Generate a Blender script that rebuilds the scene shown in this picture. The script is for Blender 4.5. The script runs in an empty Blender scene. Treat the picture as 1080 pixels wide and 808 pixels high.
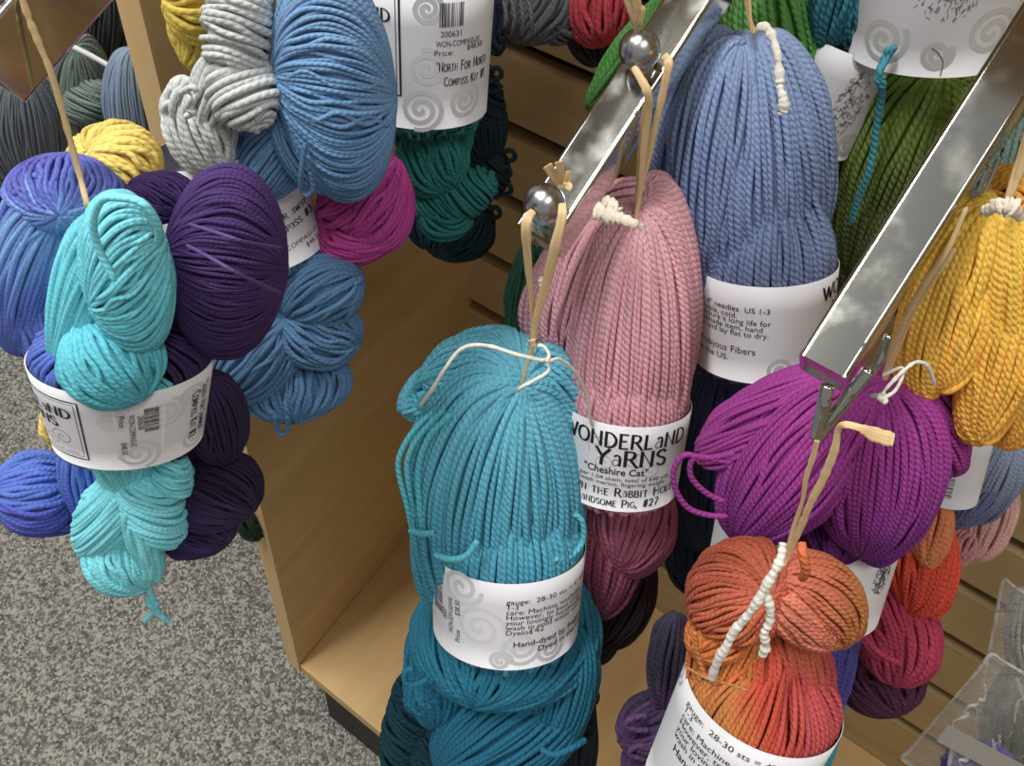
import bpy, bmesh, math, random
import numpy as np
rng = np.random.default_rng(7)
C = bpy.context.scene.collection
sc = bpy.context.scene
FLOOR = 1.125                       # design frame: eye at the origin; floor lies 1.125 m below it
# ---------------------------------------------------------------- camera (solved from the cabinet's lines)
R = np.array([[0.7997, 0.5947, 0.0820], [0.4983, -0.5814, -0.6432], [-0.3348, 0.5552, -0.7613]])
u_, _, v_ = np.linalg.svd(R); R = u_ @ v_
F = 955.0
def ray(x, y): return R.T @ np.array([(x-540)/F, (y-404)/F, 1.0])
NH = np.array([R[2,0], R[2,1], 0]); NH /= np.linalg.norm(NH)       # horizontal viewing direction
UP = np.array([0, 0, 1.0])
def proj(p):
    c = np.asarray(p) @ R.T
    return c[..., 0]/c[..., 2]*F+540, c[..., 1]/c[..., 2]*F+404, c[..., 2]
def W(p): p = np.array(p, float); p[..., 2] += FLOOR; return p     # design frame -> world (floor at z = 0)
class Hang:
    """the (slightly leaning) vertical sheet in which one bunch of yarn hangs"""
    def __init__(s, px, py, c, lean=0):
        r = ray(px, py); s.A = r*c/(NH@r); l = math.radians(lean)
        s.N = NH*math.cos(l)-UP*math.sin(l); s.k = s.N@s.A
    def P(s, px, py, off=0.0):
        r = ray(px, py); p = r*(s.k/(s.N@r))
        return p-off*r/np.linalg.norm(r)
    def back(s, d):
        o = Hang.__new__(Hang); o.N = s.N; o.k = s.k+d; o.A = s.A; return o
def lin(c):
    c = np.asarray(c, float)/255.0
    return np.where(c <= .04045, c/12.92, ((c+.055)/1.055)**2.4)
# ---------------------------------------------------------------- mesh + tagging helpers
def link(name, me, m=None, parent=None):
    o = bpy.data.objects.new(name, me); C.objects.link(o)
    if m is not None and me is not None: me.materials.append(m)
    if parent is not None: o.parent = parent
    return o
def tag(o, label=None, cat=None, group=None, kind=None):
    if label: o['label'] = label
    if cat: o['category'] = cat
    if group: o['group'] = group
    if kind: o['kind'] = kind
    return o
def empty(name, loc=(0,0,0)):
    o = bpy.data.objects.new(name, None); C.objects.link(o); o.location = loc; o.empty_display_size = .02; return o
class MB:
    """collects vertices and faces, then becomes one mesh"""
    def __init__(s): s.v = []; s.f = []; s.uv = []; s.c = []; s.n = 0; s.smooth = []
    def add(s, v, f, uv=None, col=None, smooth=True):
        v = np.asarray(v, float).reshape(-1, 3); f = np.asarray(f, int)
        s.v.append(v); s.f.append((f+s.n)); s.n += len(v)
        s.uv.append(uv if uv is not None else np.zeros((f.size, 2)))
        s.c.append(col if col is not None else np.ones((len(v), 3)))
        s.smooth.append(np.full(len(f), smooth))
    def build(s, name, m=None, parent=None, origin=None):
        v = W(np.concatenate(s.v)); me = bpy.data.meshes.new(name)
        if parent is not None: v = v-np.array(parent.location)
        elif origin is not None: v = v-W(origin)
        tot = np.concatenate([np.full(len(f), f.shape[1]) for f in s.f]); lv = np.concatenate([f.ravel() for f in s.f])
        me.vertices.add(len(v)); me.vertices.foreach_set('co', v.ravel().astype(np.float32))
        me.loops.add(len(lv)); me.loops.foreach_set('vertex_index', lv.astype(np.int32))
        me.polygons.add(len(tot)); st = np.concatenate([[0], np.cumsum(tot)[:-1]])
        me.polygons.foreach_set('loop_start', st.astype(np.int32)); me.polygons.foreach_set('loop_total', tot.astype(np.int32))
        me.polygons.foreach_set('use_smooth', np.concatenate(s.smooth))
        uv = me.uv_layers.new(name='UVMap'); uv.data.foreach_set('uv', np.concatenate(s.uv).ravel().astype(np.float32))
        ca = me.color_attributes.new('Col', 'FLOAT_COLOR', 'POINT'); cc = np.concatenate(s.c)
        ca.data.foreach_set('color', np.concatenate([cc, np.ones((len(cc), 1))], 1).ravel().astype(np.float32))
        me.update(calc_edges=True); me.validate()
        o = link(name, me, m, parent)
        if parent is None and origin is not None: o.location = W(origin)
        return o
def smoothnoise(n, K, k=5):
    """n rows of smooth noise along K samples, about unit amplitude"""
    a = rng.normal(size=(n, k+3)); x = np.linspace(0, k+1.999, K); i = x.astype(int); t = x-i; t = t*t*(3-2*t)
    return a[:, i]*(1-t)+a[:, np.minimum(i+1, k+2)]*t
def tube_grid(mb, pts, rad, nrm, sides=6, closed=False, col=None, ph=0.0, cap=True, flat=1.0):
    """pts (n,K,3), rad scalar or (n,K), nrm (n,K,3) outward hint, col (n,K,3)"""
    n, K, _ = pts.shape
    if closed: tan = np.roll(pts, -1, 1)-np.roll(pts, 1, 1)
    else: tan = np.gradient(pts, axis=1)
    tan /= np.linalg.norm(tan, axis=2, keepdims=True)+1e-12
    b = np.cross(tan, nrm); b /= np.linalg.norm(b, axis=2, keepdims=True)+1e-12
    nn = np.cross(b, tan)
    rad = np.broadcast_to(np.asarray(rad, float), (n, K))
    if not closed and cap:
        rad = rad.copy(); rad[:, 0] *= .25; rad[:, -1] *= .25
    th = np.arange(sides)/sides*2*np.pi
    v = pts[:, :, None, :]+rad[:, :, None, None]*(np.cos(th)[None, None, :, None]*nn[:, :, None, :]*flat+np.sin(th)[None, None, :, None]*b[:, :, None, :])
    KK = K if closed else K-1
    i = np.arange(n)[:, None, None]*K*sides; k = np.arange(KK)[None, :, None]; s = np.arange(sides)[None, None, :]
    k2 = (k+1) % K; s2 = (s+1) % sides
    f = np.stack([i+k*sides+s, i+k*sides+s2, i+k2*sides+s2, i+k2*sides+s], -1).reshape(-1, 4)
    seg = np.linalg.norm(np.roll(pts, -1, 1)-pts, axis=2)
    cum = np.concatenate([np.zeros((n, 1)), np.cumsum(seg, 1)], 1)+rng.random((n, 1))*.01   # (n,K+1)
    L0 = cum[:, :KK][:, :, None]+s*0; L1 = cum[:, 1:KK+1][:, :, None]+s*0
    U0 = (s/sides)+L0*0; U1 = ((s+1)/sides)+L0*0
    uv = np.stack([np.stack([U0, L0], -1), np.stack([U1, L0], -1), np.stack([U1, L1], -1), np.stack([U0, L1], -1)], -2).reshape(-1, 2)
    cc = None
    if col is not None: cc = np.repeat(np.broadcast_to(col, (n, K, 3)).reshape(-1, 3), sides, 0)
    mb.add(v.reshape(-1, 3), f, uv, cc)
def curve(pts, K=None, closed=False):
    """Catmull-Rom through pts"""
    p = np.array(pts, float); m = len(p)
    if K is None: K = max(8, m*8)
    if closed:
        e = np.concatenate([p[-1:], p, p[:2]]); x = np.linspace(0, m, K, endpoint=False)
    else:
        e = np.concatenate([2*p[:1]-p[1:2], p, 2*p[-1:]-p[-2:-1]]); x = np.linspace(0, m-1-1e-9, K)
    i = x.astype(int); t = (x-i)[:, None]
    a, b, c, d = e[i], e[i+1], e[i+2], e[i+3]
    return .5*((2*b)+(-a+c)*t+(2*a-5*b+4*c-d)*t*t+(-a+3*b-3*c+d)*t**3)
# ---------------------------------------------------------------- materials
MATS = {}
def nodes(name):
    m = bpy.data.materials.new(name); m.use_nodes = True; nt = m.node_tree
    return m, nt, nt.nodes['Principled BSDF'], nt.nodes.new, nt.links.new
def mat_yarn(w, ply=1.15, strength=1.0, lobes=2):
    """spun yarn: vertex dye colour, slanted ply ridges from the strand's own UV, fuzzy sheen; w = strand width in metres"""
    key = ('y', round(w, 4), ply, strength)
    if key in MATS: return MATS[key]
    m, nt, bs, N, L = nodes('yarn_fibre')
    at = N('ShaderNodeAttribute'); at.attribute_name = 'Col'
    no = N('ShaderNodeTexNoise'); no.inputs['Scale'].default_value = 900; no.inputs['Detail'].default_value = 2
    tc = N('ShaderNodeTexCoord'); L(tc.outputs['Object'], no.inputs['Vector'])
    hv = N('ShaderNodeMixRGB'); hv.blend_type = 'MULTIPLY'; hv.inputs[0].default_value = .35
    rr = N('ShaderNodeMapRange'); rr.inputs['From Min'].default_value = .3; rr.inputs['From Max'].default_value = .7; rr.inputs['To Min'].default_value = .6; rr.inputs['To Max'].default_value = 1.35
    L(no.outputs['Fac'], rr.inputs['Value']); L(at.outputs['Color'], hv.inputs[1]); L(rr.outputs[0], hv.inputs[2]); L(hv.outputs[0], bs.inputs['Base Color'])
    uv = N('ShaderNodeUVMap'); uv.uv_map = 'UVMap'; sp = N('ShaderNodeSeparateXYZ'); L(uv.outputs[0], sp.inputs[0])
    a = N('ShaderNodeMath'); a.operation = 'MULTIPLY'; a.inputs[1].default_value = 2*math.pi/(w*ply); L(sp.outputs['Y'], a.inputs[0])
    b = N('ShaderNodeMath'); b.operation = 'MULTIPLY_ADD'; b.inputs[1].default_value = 2*math.pi*lobes; L(sp.outputs['X'], b.inputs[0]); L(a.outputs[0], b.inputs[2])
    s = N('ShaderNodeMath'); s.operation = 'SINE'; L(b.outputs[0], s.inputs[0])
    ab = N('ShaderNodeMath'); ab.operation = 'MULTIPLY_ADD'; ab.inputs[1].default_value = .5; ab.inputs[2].default_value = .5; L(s.outputs[0], ab.inputs[0])
    pw = N('ShaderNodeMath'); pw.operation = 'POWER'; pw.inputs[1].default_value = .6; L(ab.outputs[0], pw.inputs[0])
    n2 = N('ShaderNodeMath'); n2.operation = 'MULTIPLY_ADD'; n2.inputs[1].default_value = .5; L(no.outputs['Fac'], n2.inputs[0]); L(pw.outputs[0], n2.inputs[2])
    bu = N('ShaderNodeBump'); bu.inputs['Strength'].default_value = min(1, strength*.62); bu.inputs['Distance'].default_value = w*.2; L(n2.outputs[0], bu.inputs['Height'])
    L(bu.outputs[0], bs.inputs['Normal'])
    bs.inputs['Roughness'].default_value = .75; bs.inputs['Specular IOR Level'].default_value = .25
    bs.inputs['Sheen Weight'].default_value = .12; bs.inputs['Sheen Roughness'].default_value = .6; L(at.outputs['Color'], bs.inputs['Sheen Tint'])
    MATS[key] = m; return m
def mat_plain(name, rgb, rough=.6, metal=0, spec=.5, noise=None, bump=None):
    if name in MATS: return MATS[name]
    m, nt, bs, N, L = nodes(name); c = lin(rgb)
    bs.inputs['Base Color'].default_value = (*c, 1); bs.inputs['Roughness'].default_value = rough
    bs.inputs['Metallic'].default_value = metal; bs.inputs['Specular IOR Level'].default_value = spec
    tc = N('ShaderNodeTexCoord')
    if noise:
        sc_, amt = noise; no = N('ShaderNodeTexNoise'); no.inputs['Scale'].default_value = sc_; no.inputs['Detail'].default_value = 4; L(tc.outputs['Object'], no.inputs['Vector'])
        mr = N('ShaderNodeMapRange'); mr.inputs['From Min'].default_value = .25; mr.inputs['From Max'].default_value = .75
        mr.inputs['To Min'].default_value = 1-amt; mr.inputs['To Max'].default_value = 1+amt; L(no.outputs['Fac'], mr.inputs['Value'])
        mx = N('ShaderNodeMixRGB'); mx.blend_type = 'MULTIPLY'; mx.inputs[0].default_value = 1; mx.inputs[1].default_value = (*c, 1); L(mr.outputs[0], mx.inputs[2]); L(mx.outputs[0], bs.inputs['Base Color'])
    if bump:
        sc_, d = bump; no = N('ShaderNodeTexNoise'); no.inputs['Scale'].default_value = sc_; L(tc.outputs['Object'], no.inputs['Vector'])
        bu = N('ShaderNodeBump'); bu.inputs['Distance'].default_value = d; L(no.outputs['Fac'], bu.inputs['Height']); L(bu.outputs[0], bs.inputs['Normal'])
    MATS[name] = m; return m
def mat_wood(name, rgb, axis, scale=1.0):
    m, nt, bs, N, L = nodes(name); c = lin(rgb)
    tc = N('ShaderNodeTexCoord'); mp = N('ShaderNodeMapping'); L(tc.outputs['Object'], mp.inputs[0])
    s = [26*scale]*3; s[axis] = 2.2*scale; mp.inputs['Scale'].default_value = s
    no = N('ShaderNodeTexNoise'); no.inputs['Scale'].default_value = 1.6; no.inputs['Detail'].default_value = 6; no.inputs['Roughness'].default_value = .6; L(mp.outputs[0], no.inputs['Vector'])
    cr = N('ShaderNodeValToRGB'); cr.color_ramp.elements[0].position = .3; cr.color_ramp.elements[1].position = .72
    cr.color_ramp.elements[0].color = (*(c*np.array([.86,.82,.76])), 1); cr.color_ramp.elements[1].color = (*(c*np.array([1.05,1.05,1.03])), 1)
    L(no.outputs['Fac'], cr.inputs[0]); L(cr.outputs[0], bs.inputs['Base Color']); bs.inputs['Roughness'].default_value = .5
    bs.inputs['Specular IOR Level'].default_value = .35
    return m
def mat_carpet():
    m, nt, bs, N, L = nodes('carpet_loops'); tc = N('ShaderNodeTexCoord')
    vo = N('ShaderNodeTexVoronoi'); vo.inputs['Scale'].default_value = 340; L(tc.outputs['Object'], vo.inputs['Vector'])
    no = N('ShaderNodeTexNoise'); no.inputs['Scale'].default_value = 90; no.inputs['Detail'].default_value = 3; L(tc.outputs['Object'], no.inputs['Vector'])
    sx = N('ShaderNodeSeparateColor'); L(vo.outputs['Color'], sx.inputs[0])
    ad = N('ShaderNodeMath'); ad.operation = 'MULTIPLY_ADD'; ad.inputs[1].default_value = .55; L(sx.outputs[0], ad.inputs[0])
    h = N('ShaderNodeMath'); h.operation = 'MULTIPLY'; h.inputs[1].default_value = .6; L(no.outputs['Fac'], h.inputs[0]); L(h.outputs[0], ad.inputs[2])
    cr = N('ShaderNodeValToRGB'); e = cr.color_ramp.elements; e[0].position = .25; e[0].color = (*lin((86,84,79)), 1); e[1].position = .8; e[1].color = (*lin((178,175,165)), 1)
    el = cr.color_ramp.elements.new(.5); el.color = (*lin((122,119,112)), 1)
    L(ad.outputs[0], cr.inputs[0]); L(cr.outputs[0], bs.inputs['Base Color'])
    bu = N('ShaderNodeBump'); bu.inputs['Distance'].default_value = .003; bu.inputs['Strength'].default_value = .8; bu.invert = True; L(vo.outputs['Distance'], bu.inputs['Height']); L(bu.outputs[0], bs.inputs['Normal'])
    bs.inputs['Roughness'].default_value = .95; bs.inputs['Specular IOR Level'].default_value = .1
    return m
def mat_chrome(name='polished_chrome', rough=.07, rgb=(205,205,200), smear=.12):
    if name in MATS: return MATS[name]
    m, nt, bs, N, L = nodes(name); bs.inputs['Metallic'].default_value = 1; bs.inputs['Base Color'].default_value = (*lin(rgb), 1)
    tc = N('ShaderNodeTexCoord'); no = N('ShaderNodeTexNoise'); no.inputs['Scale'].default_value = 45; no.inputs['Detail'].default_value = 5; L(tc.outputs['Object'], no.inputs['Vector'])
    mr = N('ShaderNodeMapRange'); mr.inputs['From Min'].default_value = .5; mr.inputs['From Max'].default_value = .8; mr.inputs['To Min'].default_value = rough; mr.inputs['To Max'].default_value = rough+smear
    L(no.outputs['Fac'], mr.inputs['Value']); L(mr.outputs[0], bs.inputs['Roughness'])
    MATS[name] = m; return m
def mat_raffia():
    if 'raffia' in MATS: return MATS['raffia']
    m, nt, bs, N, L = nodes('dry_raffia'); uv = N('ShaderNodeUVMap'); uv.uv_map = 'UVMap'; mp = N('ShaderNodeMapping'); mp.inputs['Scale'].default_value = (26, 22, 1); L(uv.outputs[0], mp.inputs[0])
    no = N('ShaderNodeTexNoise'); no.inputs['Scale'].default_value = 1.5; no.inputs['Detail'].default_value = 3; L(mp.outputs[0], no.inputs['Vector'])
    cr = N('ShaderNodeValToRGB'); cr.color_ramp.elements[0].position = .3; cr.color_ramp.elements[0].color = (*lin((214,176,120)), 1); cr.color_ramp.elements[1].position = .7; cr.color_ramp.elements[1].color = (*lin((250,222,172)), 1)
    L(no.outputs['Fac'], cr.inputs[0]); L(cr.outputs[0], bs.inputs['Base Color']); bs.inputs['Roughness'].default_value = .55
    MATS['raffia'] = m; return m
def mat_film(name='clear_plastic_film', lo=.05, hi=.42):
    m, nt, bs, N, L = nodes(name)
    bs.inputs['Base Color'].default_value = (.9,.9,.88,1); bs.inputs['Roughness'].default_value = .22
    tr = N('ShaderNodeBsdfTransparent'); mx = N('ShaderNodeMixShader'); lw = N('ShaderNodeLayerWeight'); lw.inputs['Blend'].default_value = .35
    mr = N('ShaderNodeMapRange'); mr.inputs['To Min'].default_value = lo; mr.inputs['To Max'].default_value = hi; L(lw.outputs['Facing'], mr.inputs['Value'])
    L(mr.outputs[0], mx.inputs[0]); L(tr.outputs[0], mx.inputs[1]); L(bs.outputs[0], mx.inputs[2]); L(mx.outputs[0], nt.nodes['Material Output'].inputs[0])
    bs.inputs['Specular IOR Level'].default_value = 1.0
    tc = N('ShaderNodeTexCoord'); no = N('ShaderNodeTexNoise'); no.inputs['Scale'].default_value = 22; no.inputs['Detail'].default_value = 3; no.inputs['Distortion'].default_value = 1.8; L(tc.outputs['Object'], no.inputs['Vector'])
    bu = N('ShaderNodeBump'); bu.inputs['Distance'].default_value = .012; L(no.outputs['Fac'], bu.inputs['Height']); L(bu.outputs[0], bs.inputs['Normal']); L(bu.outputs[0], lw.inputs['Normal'])
    return m
# ---------------------------------------------------------------- yarn lobes
def unit(v): v = np.asarray(v, float); return v/np.linalg.norm(v)
def dye(col, x, y, sh):
    """dye colour: rgb, or stops [(pixel row, rgb), ...] down the hank, or ('x', stops); small change from strand to strand"""
    if isinstance(col, tuple) and isinstance(col[0], str): t = x; col = col[1]
    else: t = y
    if isinstance(col, list):
        ys = [c[0] for c in col]; cs = np.array([lin(c[1]) for c in col]); t = t+sh*14
        out = np.stack([np.interp(t, ys, cs[:, k]) for k in range(3)], -1)
    else: out = np.broadcast_to(lin(col), t.shape+(3,)).copy()
    out = out**.88; lum = out@np.array([.3,.6,.1]); out = out*.93+.07*lum[..., None]+.002
    return out*(1+.07*sh[..., None])
class Skein:
    def __init__(s, hang, col, w=6.0, ply=1.15, strength=1.0, jit=1.0):
        s.h = hang; s.col = col; s.w = w; s.mb = MB(); s.zc = None; s.ply = ply; s.st = strength; s.jit = jit
    def frame(s, cx, cy, L, Wd, ang, off, flat):
        """place the lobe so that its outline, seen in perspective, spans L and Wd about (cx, cy)"""
        a = math.radians(ang); e = np.array((math.sin(a), -math.cos(a))); g = np.array((e[1], -e[0]))
        V, U = np.meshgrid(np.linspace(0, np.pi, 25), np.linspace(0, 2*np.pi, 36)); q = np.stack([np.sin(V)*np.cos(U), np.cos(V), np.sin(V)*np.sin(U)], -1).reshape(-1, 3)
        qx, qy, ql, qw = cx, cy, L, Wd
        for it in range(6):
            C0, u, w, d, A, b, bd, px = s.frame0(qx, qy, ql, qw, ang, off, flat)
            x, y, _ = proj(C0+q@np.stack([w*b, u*A, d*bd], 1).T); t = np.stack([x-cx, y-cy], -1); l = t@e; m = t@g
            dl = (l.max()+l.min())/2; dm = (m.max()+m.min())/2; qx -= (e[0]*dl+g[0]*dm)*.8; qy -= (e[1]*dl+g[1]*dm)*.8
            ql *= (2*L/(l.max()-l.min()))**.8; qw *= (2*Wd/(m.max()-m.min()))**.8
        return s.frame0(qx, qy, ql, qw, ang, off, flat)
    def frame0(s, cx, cy, L, Wd, ang, off, flat):
        a = math.radians(ang); h = s.h
        C0 = h.P(cx, cy); r = unit(ray(cx, cy))
        u = unit(h.P(cx+math.sin(a)*2, cy-math.cos(a)*2)-C0)
        w = unit(np.cross(u, -r)); w = -w if w@R[0] < 0 and abs(w@R[0]) > .3 else w
        d = unit(np.cross(w, u)); d = -d if d@r > 0 else d
        zc = (C0@R[2]); px = zc/F
        b = Wd*px; Lm = L*px; ca = abs(u@r); sa = math.sqrt(max(1e-6, 1-ca*ca))
        bd = b*flat
        rest = Lm*Lm-(bd*ca)**2
        A = math.sqrt(max(rest, (.35*Lm)**2))/max(sa, .35)
        return C0-off*r, u, w, d, A, b, bd, px
    def lobe(s, cx, cy, L, Wd, ang=0, mode='m', p1=None, p2=None, w=None, col=None, off=0.0, flat=.9, egg=0.0, jit=None, sink=1.0, fill=1.0):
        w = w or s.w; col = col if col is not None else s.col; jit = s.jit if jit is None else jit
        C0, u, wv, d, A, b, bd, px = s.frame(cx, cy, L, Wd, ang, off, flat)
        if s.zc is None: s.zc = px; s.C = C0
        M = np.stack([wv*b, u*A, d*bd], 1)                     # sphere -> space
        rs = w*px/2
        def surf(q):
            g = 1+egg*q[..., 1:2]
            qq = q*np.concatenate([g, np.ones_like(g), g], -1)
            return C0+qq@M.T
        def hit(x, y, front=1):
            r = ray(x, y); Mi = np.linalg.inv(M); o = Mi@(-C0); dd = Mi@r
            a_, b_, c_ = dd@dd, 2*o@dd, o@o-1; D = b_*b_-4*a_*c_
            t = (-b_-front*math.sqrt(D))/(2*a_) if D > 0 else -b_/(2*a_)
            return unit(o+t*dd)
        if mode == 'm':
            Pa = hit(*p1) if len(p1) == 3 else hit(p1[0], p1[1], 1)
            Pb = hit(*p2) if len(p2) == 3 else hit(p2[0], p2[1], 1)
            if Pa@Pb > .75: Pb = unit(Pb-Pa*1.2*(Pa@Pb))
            ch = unit(Pb-Pa); e1 = unit(np.cross(ch, [.3, .2, .9])); e2 = np.cross(ch, e1); Mi = (Pa+Pb)/2; hl = np.linalg.norm(Pb-Pa)/2
            def arc(ph, K):
                hv = np.cos(ph)[:, None]*e1+np.sin(ph)[:, None]*e2
                k = -(hv@Mi); cen = Mi+k[:, None]*hv; rr = np.sqrt(hl*hl+k*k)
                a0 = np.pi-np.arcsin(np.clip(-k/rr, -1, 1)); a1 = np.arcsin(np.clip(-k/rr, -1, 1))
                t = np.linspace(0, 1, K)[None, :]; th = a0[:, None]*(1-t)+a1[:, None]*t
                return cen[:, None, :]+rr[:, None, None]*(np.cos(th)[..., None]*ch+np.sin(th)[..., None]*hv[:, None, :])
            ph = np.linspace(0, 2*np.pi, 361); mid = surf(arc(ph, 3)[:, 1])
            q3 = surf(arc(ph, 21)); sp = np.linalg.norm(np.diff(q3, axis=0), axis=2).max(1)
            cum = np.concatenate([[0], np.cumsum(sp)]); n = int(max(10, fill*cum[-1]/(rs*2*.94)))
            n = min(n, 240)
            x = (np.arange(n)+rng.normal(size=n)*.18*jit)/n*cum[-1]; phs = np.interp(x % cum[-1], cum, ph)
            K = int(np.clip((L+Wd)*2.2/max(3.0, w*.8), 18, 64))
            q = arc(phs, K); closed = False
        else:
            a3 = unit(p1); ax = unit(np.array([a3@np.array([1,0,0]), a3[1], a3[2]]))
            wx = R[0]*ax[0]-R[1]*ax[1]-R[2]*ax[2]                # screen right / up / towards the eye
            ax = unit(np.linalg.inv(M)@wx*np.array([1,1,1])) if False else unit(M.T@wx)
            e1 = unit(np.cross(ax, [.31, .22, .92])); e2 = np.cross(ax, e1)
            lat = np.linspace(-np.pi/2, np.pi/2, 181); prof = surf(np.sin(lat)[:, None]*ax+np.cos(lat)[:, None]*e1); prof2 = surf(np.sin(lat)[:, None]*ax+np.cos(lat)[:, None]*e2)
            sp = np.maximum(np.linalg.norm(np.diff(prof, axis=0), axis=1), np.linalg.norm(np.diff(prof2, axis=0), axis=1))
            cum = np.concatenate([[0], np.cumsum(sp)]); n = int(max(6, fill*cum[-1]/(rs*2*.94)))
            x = (np.arange(n)+.5+rng.normal(size=n)*.18*jit)/n*cum[-1]; la = np.interp(x, cum, lat)
            K = int(np.clip((L+Wd)*2.6/max(3.0, w*.8), 18, 84)); th = np.linspace(0, 2*np.pi, K, endpoint=False)
            tw = smoothnoise(n, K, 4)*0
            q = np.sin(la)[:, None, None]*ax+np.cos(la)[:, None, None]*(np.cos(th)[None, :, None]*e1+np.sin(th)[None, :, None]*e2)
            closed = True
        # irregularity: sideways wander and strands riding over one another
        n, K, _ = q.shape
        tg = np.gradient(q, axis=1); tg /= np.linalg.norm(tg, axis=2, keepdims=True)+1e-9
        sd = np.cross(q, tg); size = max(A, b)
        env = np.ones(K) if closed else np.sin(np.linspace(0, np.pi, K))**.5
        nz = smoothnoise(n, K, 4); nr = smoothnoise(n, K, 5)
        if closed:
            f = np.linspace(0, 1, K, endpoint=False)[None, :]; bl = np.clip((f-.85)/.15, 0, 1); nz = nz*(1-bl)+nz[:, :1]*bl; nr = nr*(1-bl)+nr[:, :1]*bl
        wand = np.where(rng.random((n, 1)) < .12, 2.6, .75)
        q = q+sd*(nz*wand*env*rs*.8*jit/size)[..., None]; q /= np.linalg.norm(q, axis=2, keepdims=True)
        base = surf(q); Nn = q@np.linalg.inv(M); Nn /= np.linalg.norm(Nn, axis=2, keepdims=True)
        ride = rng.random((n, 1))*.7
        base = base+Nn*((nr*.32*jit+ride-.9*sink)*rs)[..., None]
        x, y, _ = proj(base)
        tone = np.clip(rng.normal(size=(n, 1)), -1.6, 1.6)+x*0
        tube_grid(s.mb, base, rs*(1.0+.1*rng.normal(size=(n, 1))), Nn, 6, closed, dye(col, x, y, tone))
        # solid heart of the lobe
        nu, nv = 20, 14
        U = np.linspace(0, 2*np.pi, nu, endpoint=False); V = np.linspace(0, np.pi, nv)
        g = np.stack([np.sin(V)[:, None]*np.cos(U), np.cos(V)[:, None]+0*U, np.sin(V)[:, None]*np.sin(U)], -1)
        sh = 1-rs*1.5/min(b, bd, A); sh = max(sh, .55)
        gv = surf(g*sh); i, j = np.meshgrid(np.arange(nv-1), np.arange(nu), indexing='ij'); j2 = (j+1) % nu
        x, y, _ = proj(gv); s.mb.add(gv.reshape(-1, 3), np.stack([i*nu+j, i*nu+j2, (i+1)*nu+j2, (i+1)*nu+j], -1).reshape(-1, 4), None, dye(col, x, y, x*0-1).reshape(-1, 3))
        return s
    def strand(s, pts, w=None, col=None, off=None, closed=False):
        """a single loose strand through pixel points, each (x, y, off towards the eye)"""
        w = w or s.w; col = col if col is not None else s.col
        p = np.array([s.h.P(q[0], q[1], q[2] if len(q) > 2 else (off or 0)) for q in pts])
        c = curve(p, max(16, len(p)*10), closed)[None]; px = (s.h.P(*pts[0][:2])@R[2])/F
        nr = -c/np.linalg.norm(c, axis=2, keepdims=True); x, y, _ = proj(c)
        tube_grid(s.mb, c, w*px/2, nr, 8, closed, dye(col, x, y, x*0+.6)); return s
    def done(s, label, name='yarn_skein', group=None, cat='yarn'):
        o = s.mb.build(name, mat_yarn(s.w*s.zc, s.ply, s.st), None, s.C)
        tag(o, label, cat, group or 'yarn skeins hanging on the display arms'); o['px'] = 0; del o['px']
        s.o = o; return o
def cord(name, hang, pts, wpx, m, parent=None, sides=8, closed=False, rough=0.0, flat=1.0, knots=0):
    """a cord, raffia blade or tie following pixel points (x, y, off)"""
    mb = MB(); p = np.array([hang.P(q[0], q[1], q[2] if len(q) > 2 else 0) for q in pts])
    c = curve(p, max(16, len(p)*12), closed)[None]; px = (p[0]@R[2])/F
    nr = -c/np.linalg.norm(c, axis=2, keepdims=True)
    rad = wpx*px/2*(1+rough*smoothnoise(1, c.shape[1], c.shape[1]//3))
    tube_grid(mb, c, rad, nr, sides, closed, None, flat=flat)
    return mb.build(name, m, parent, None if parent is not None else c[0].mean(0))
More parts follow.
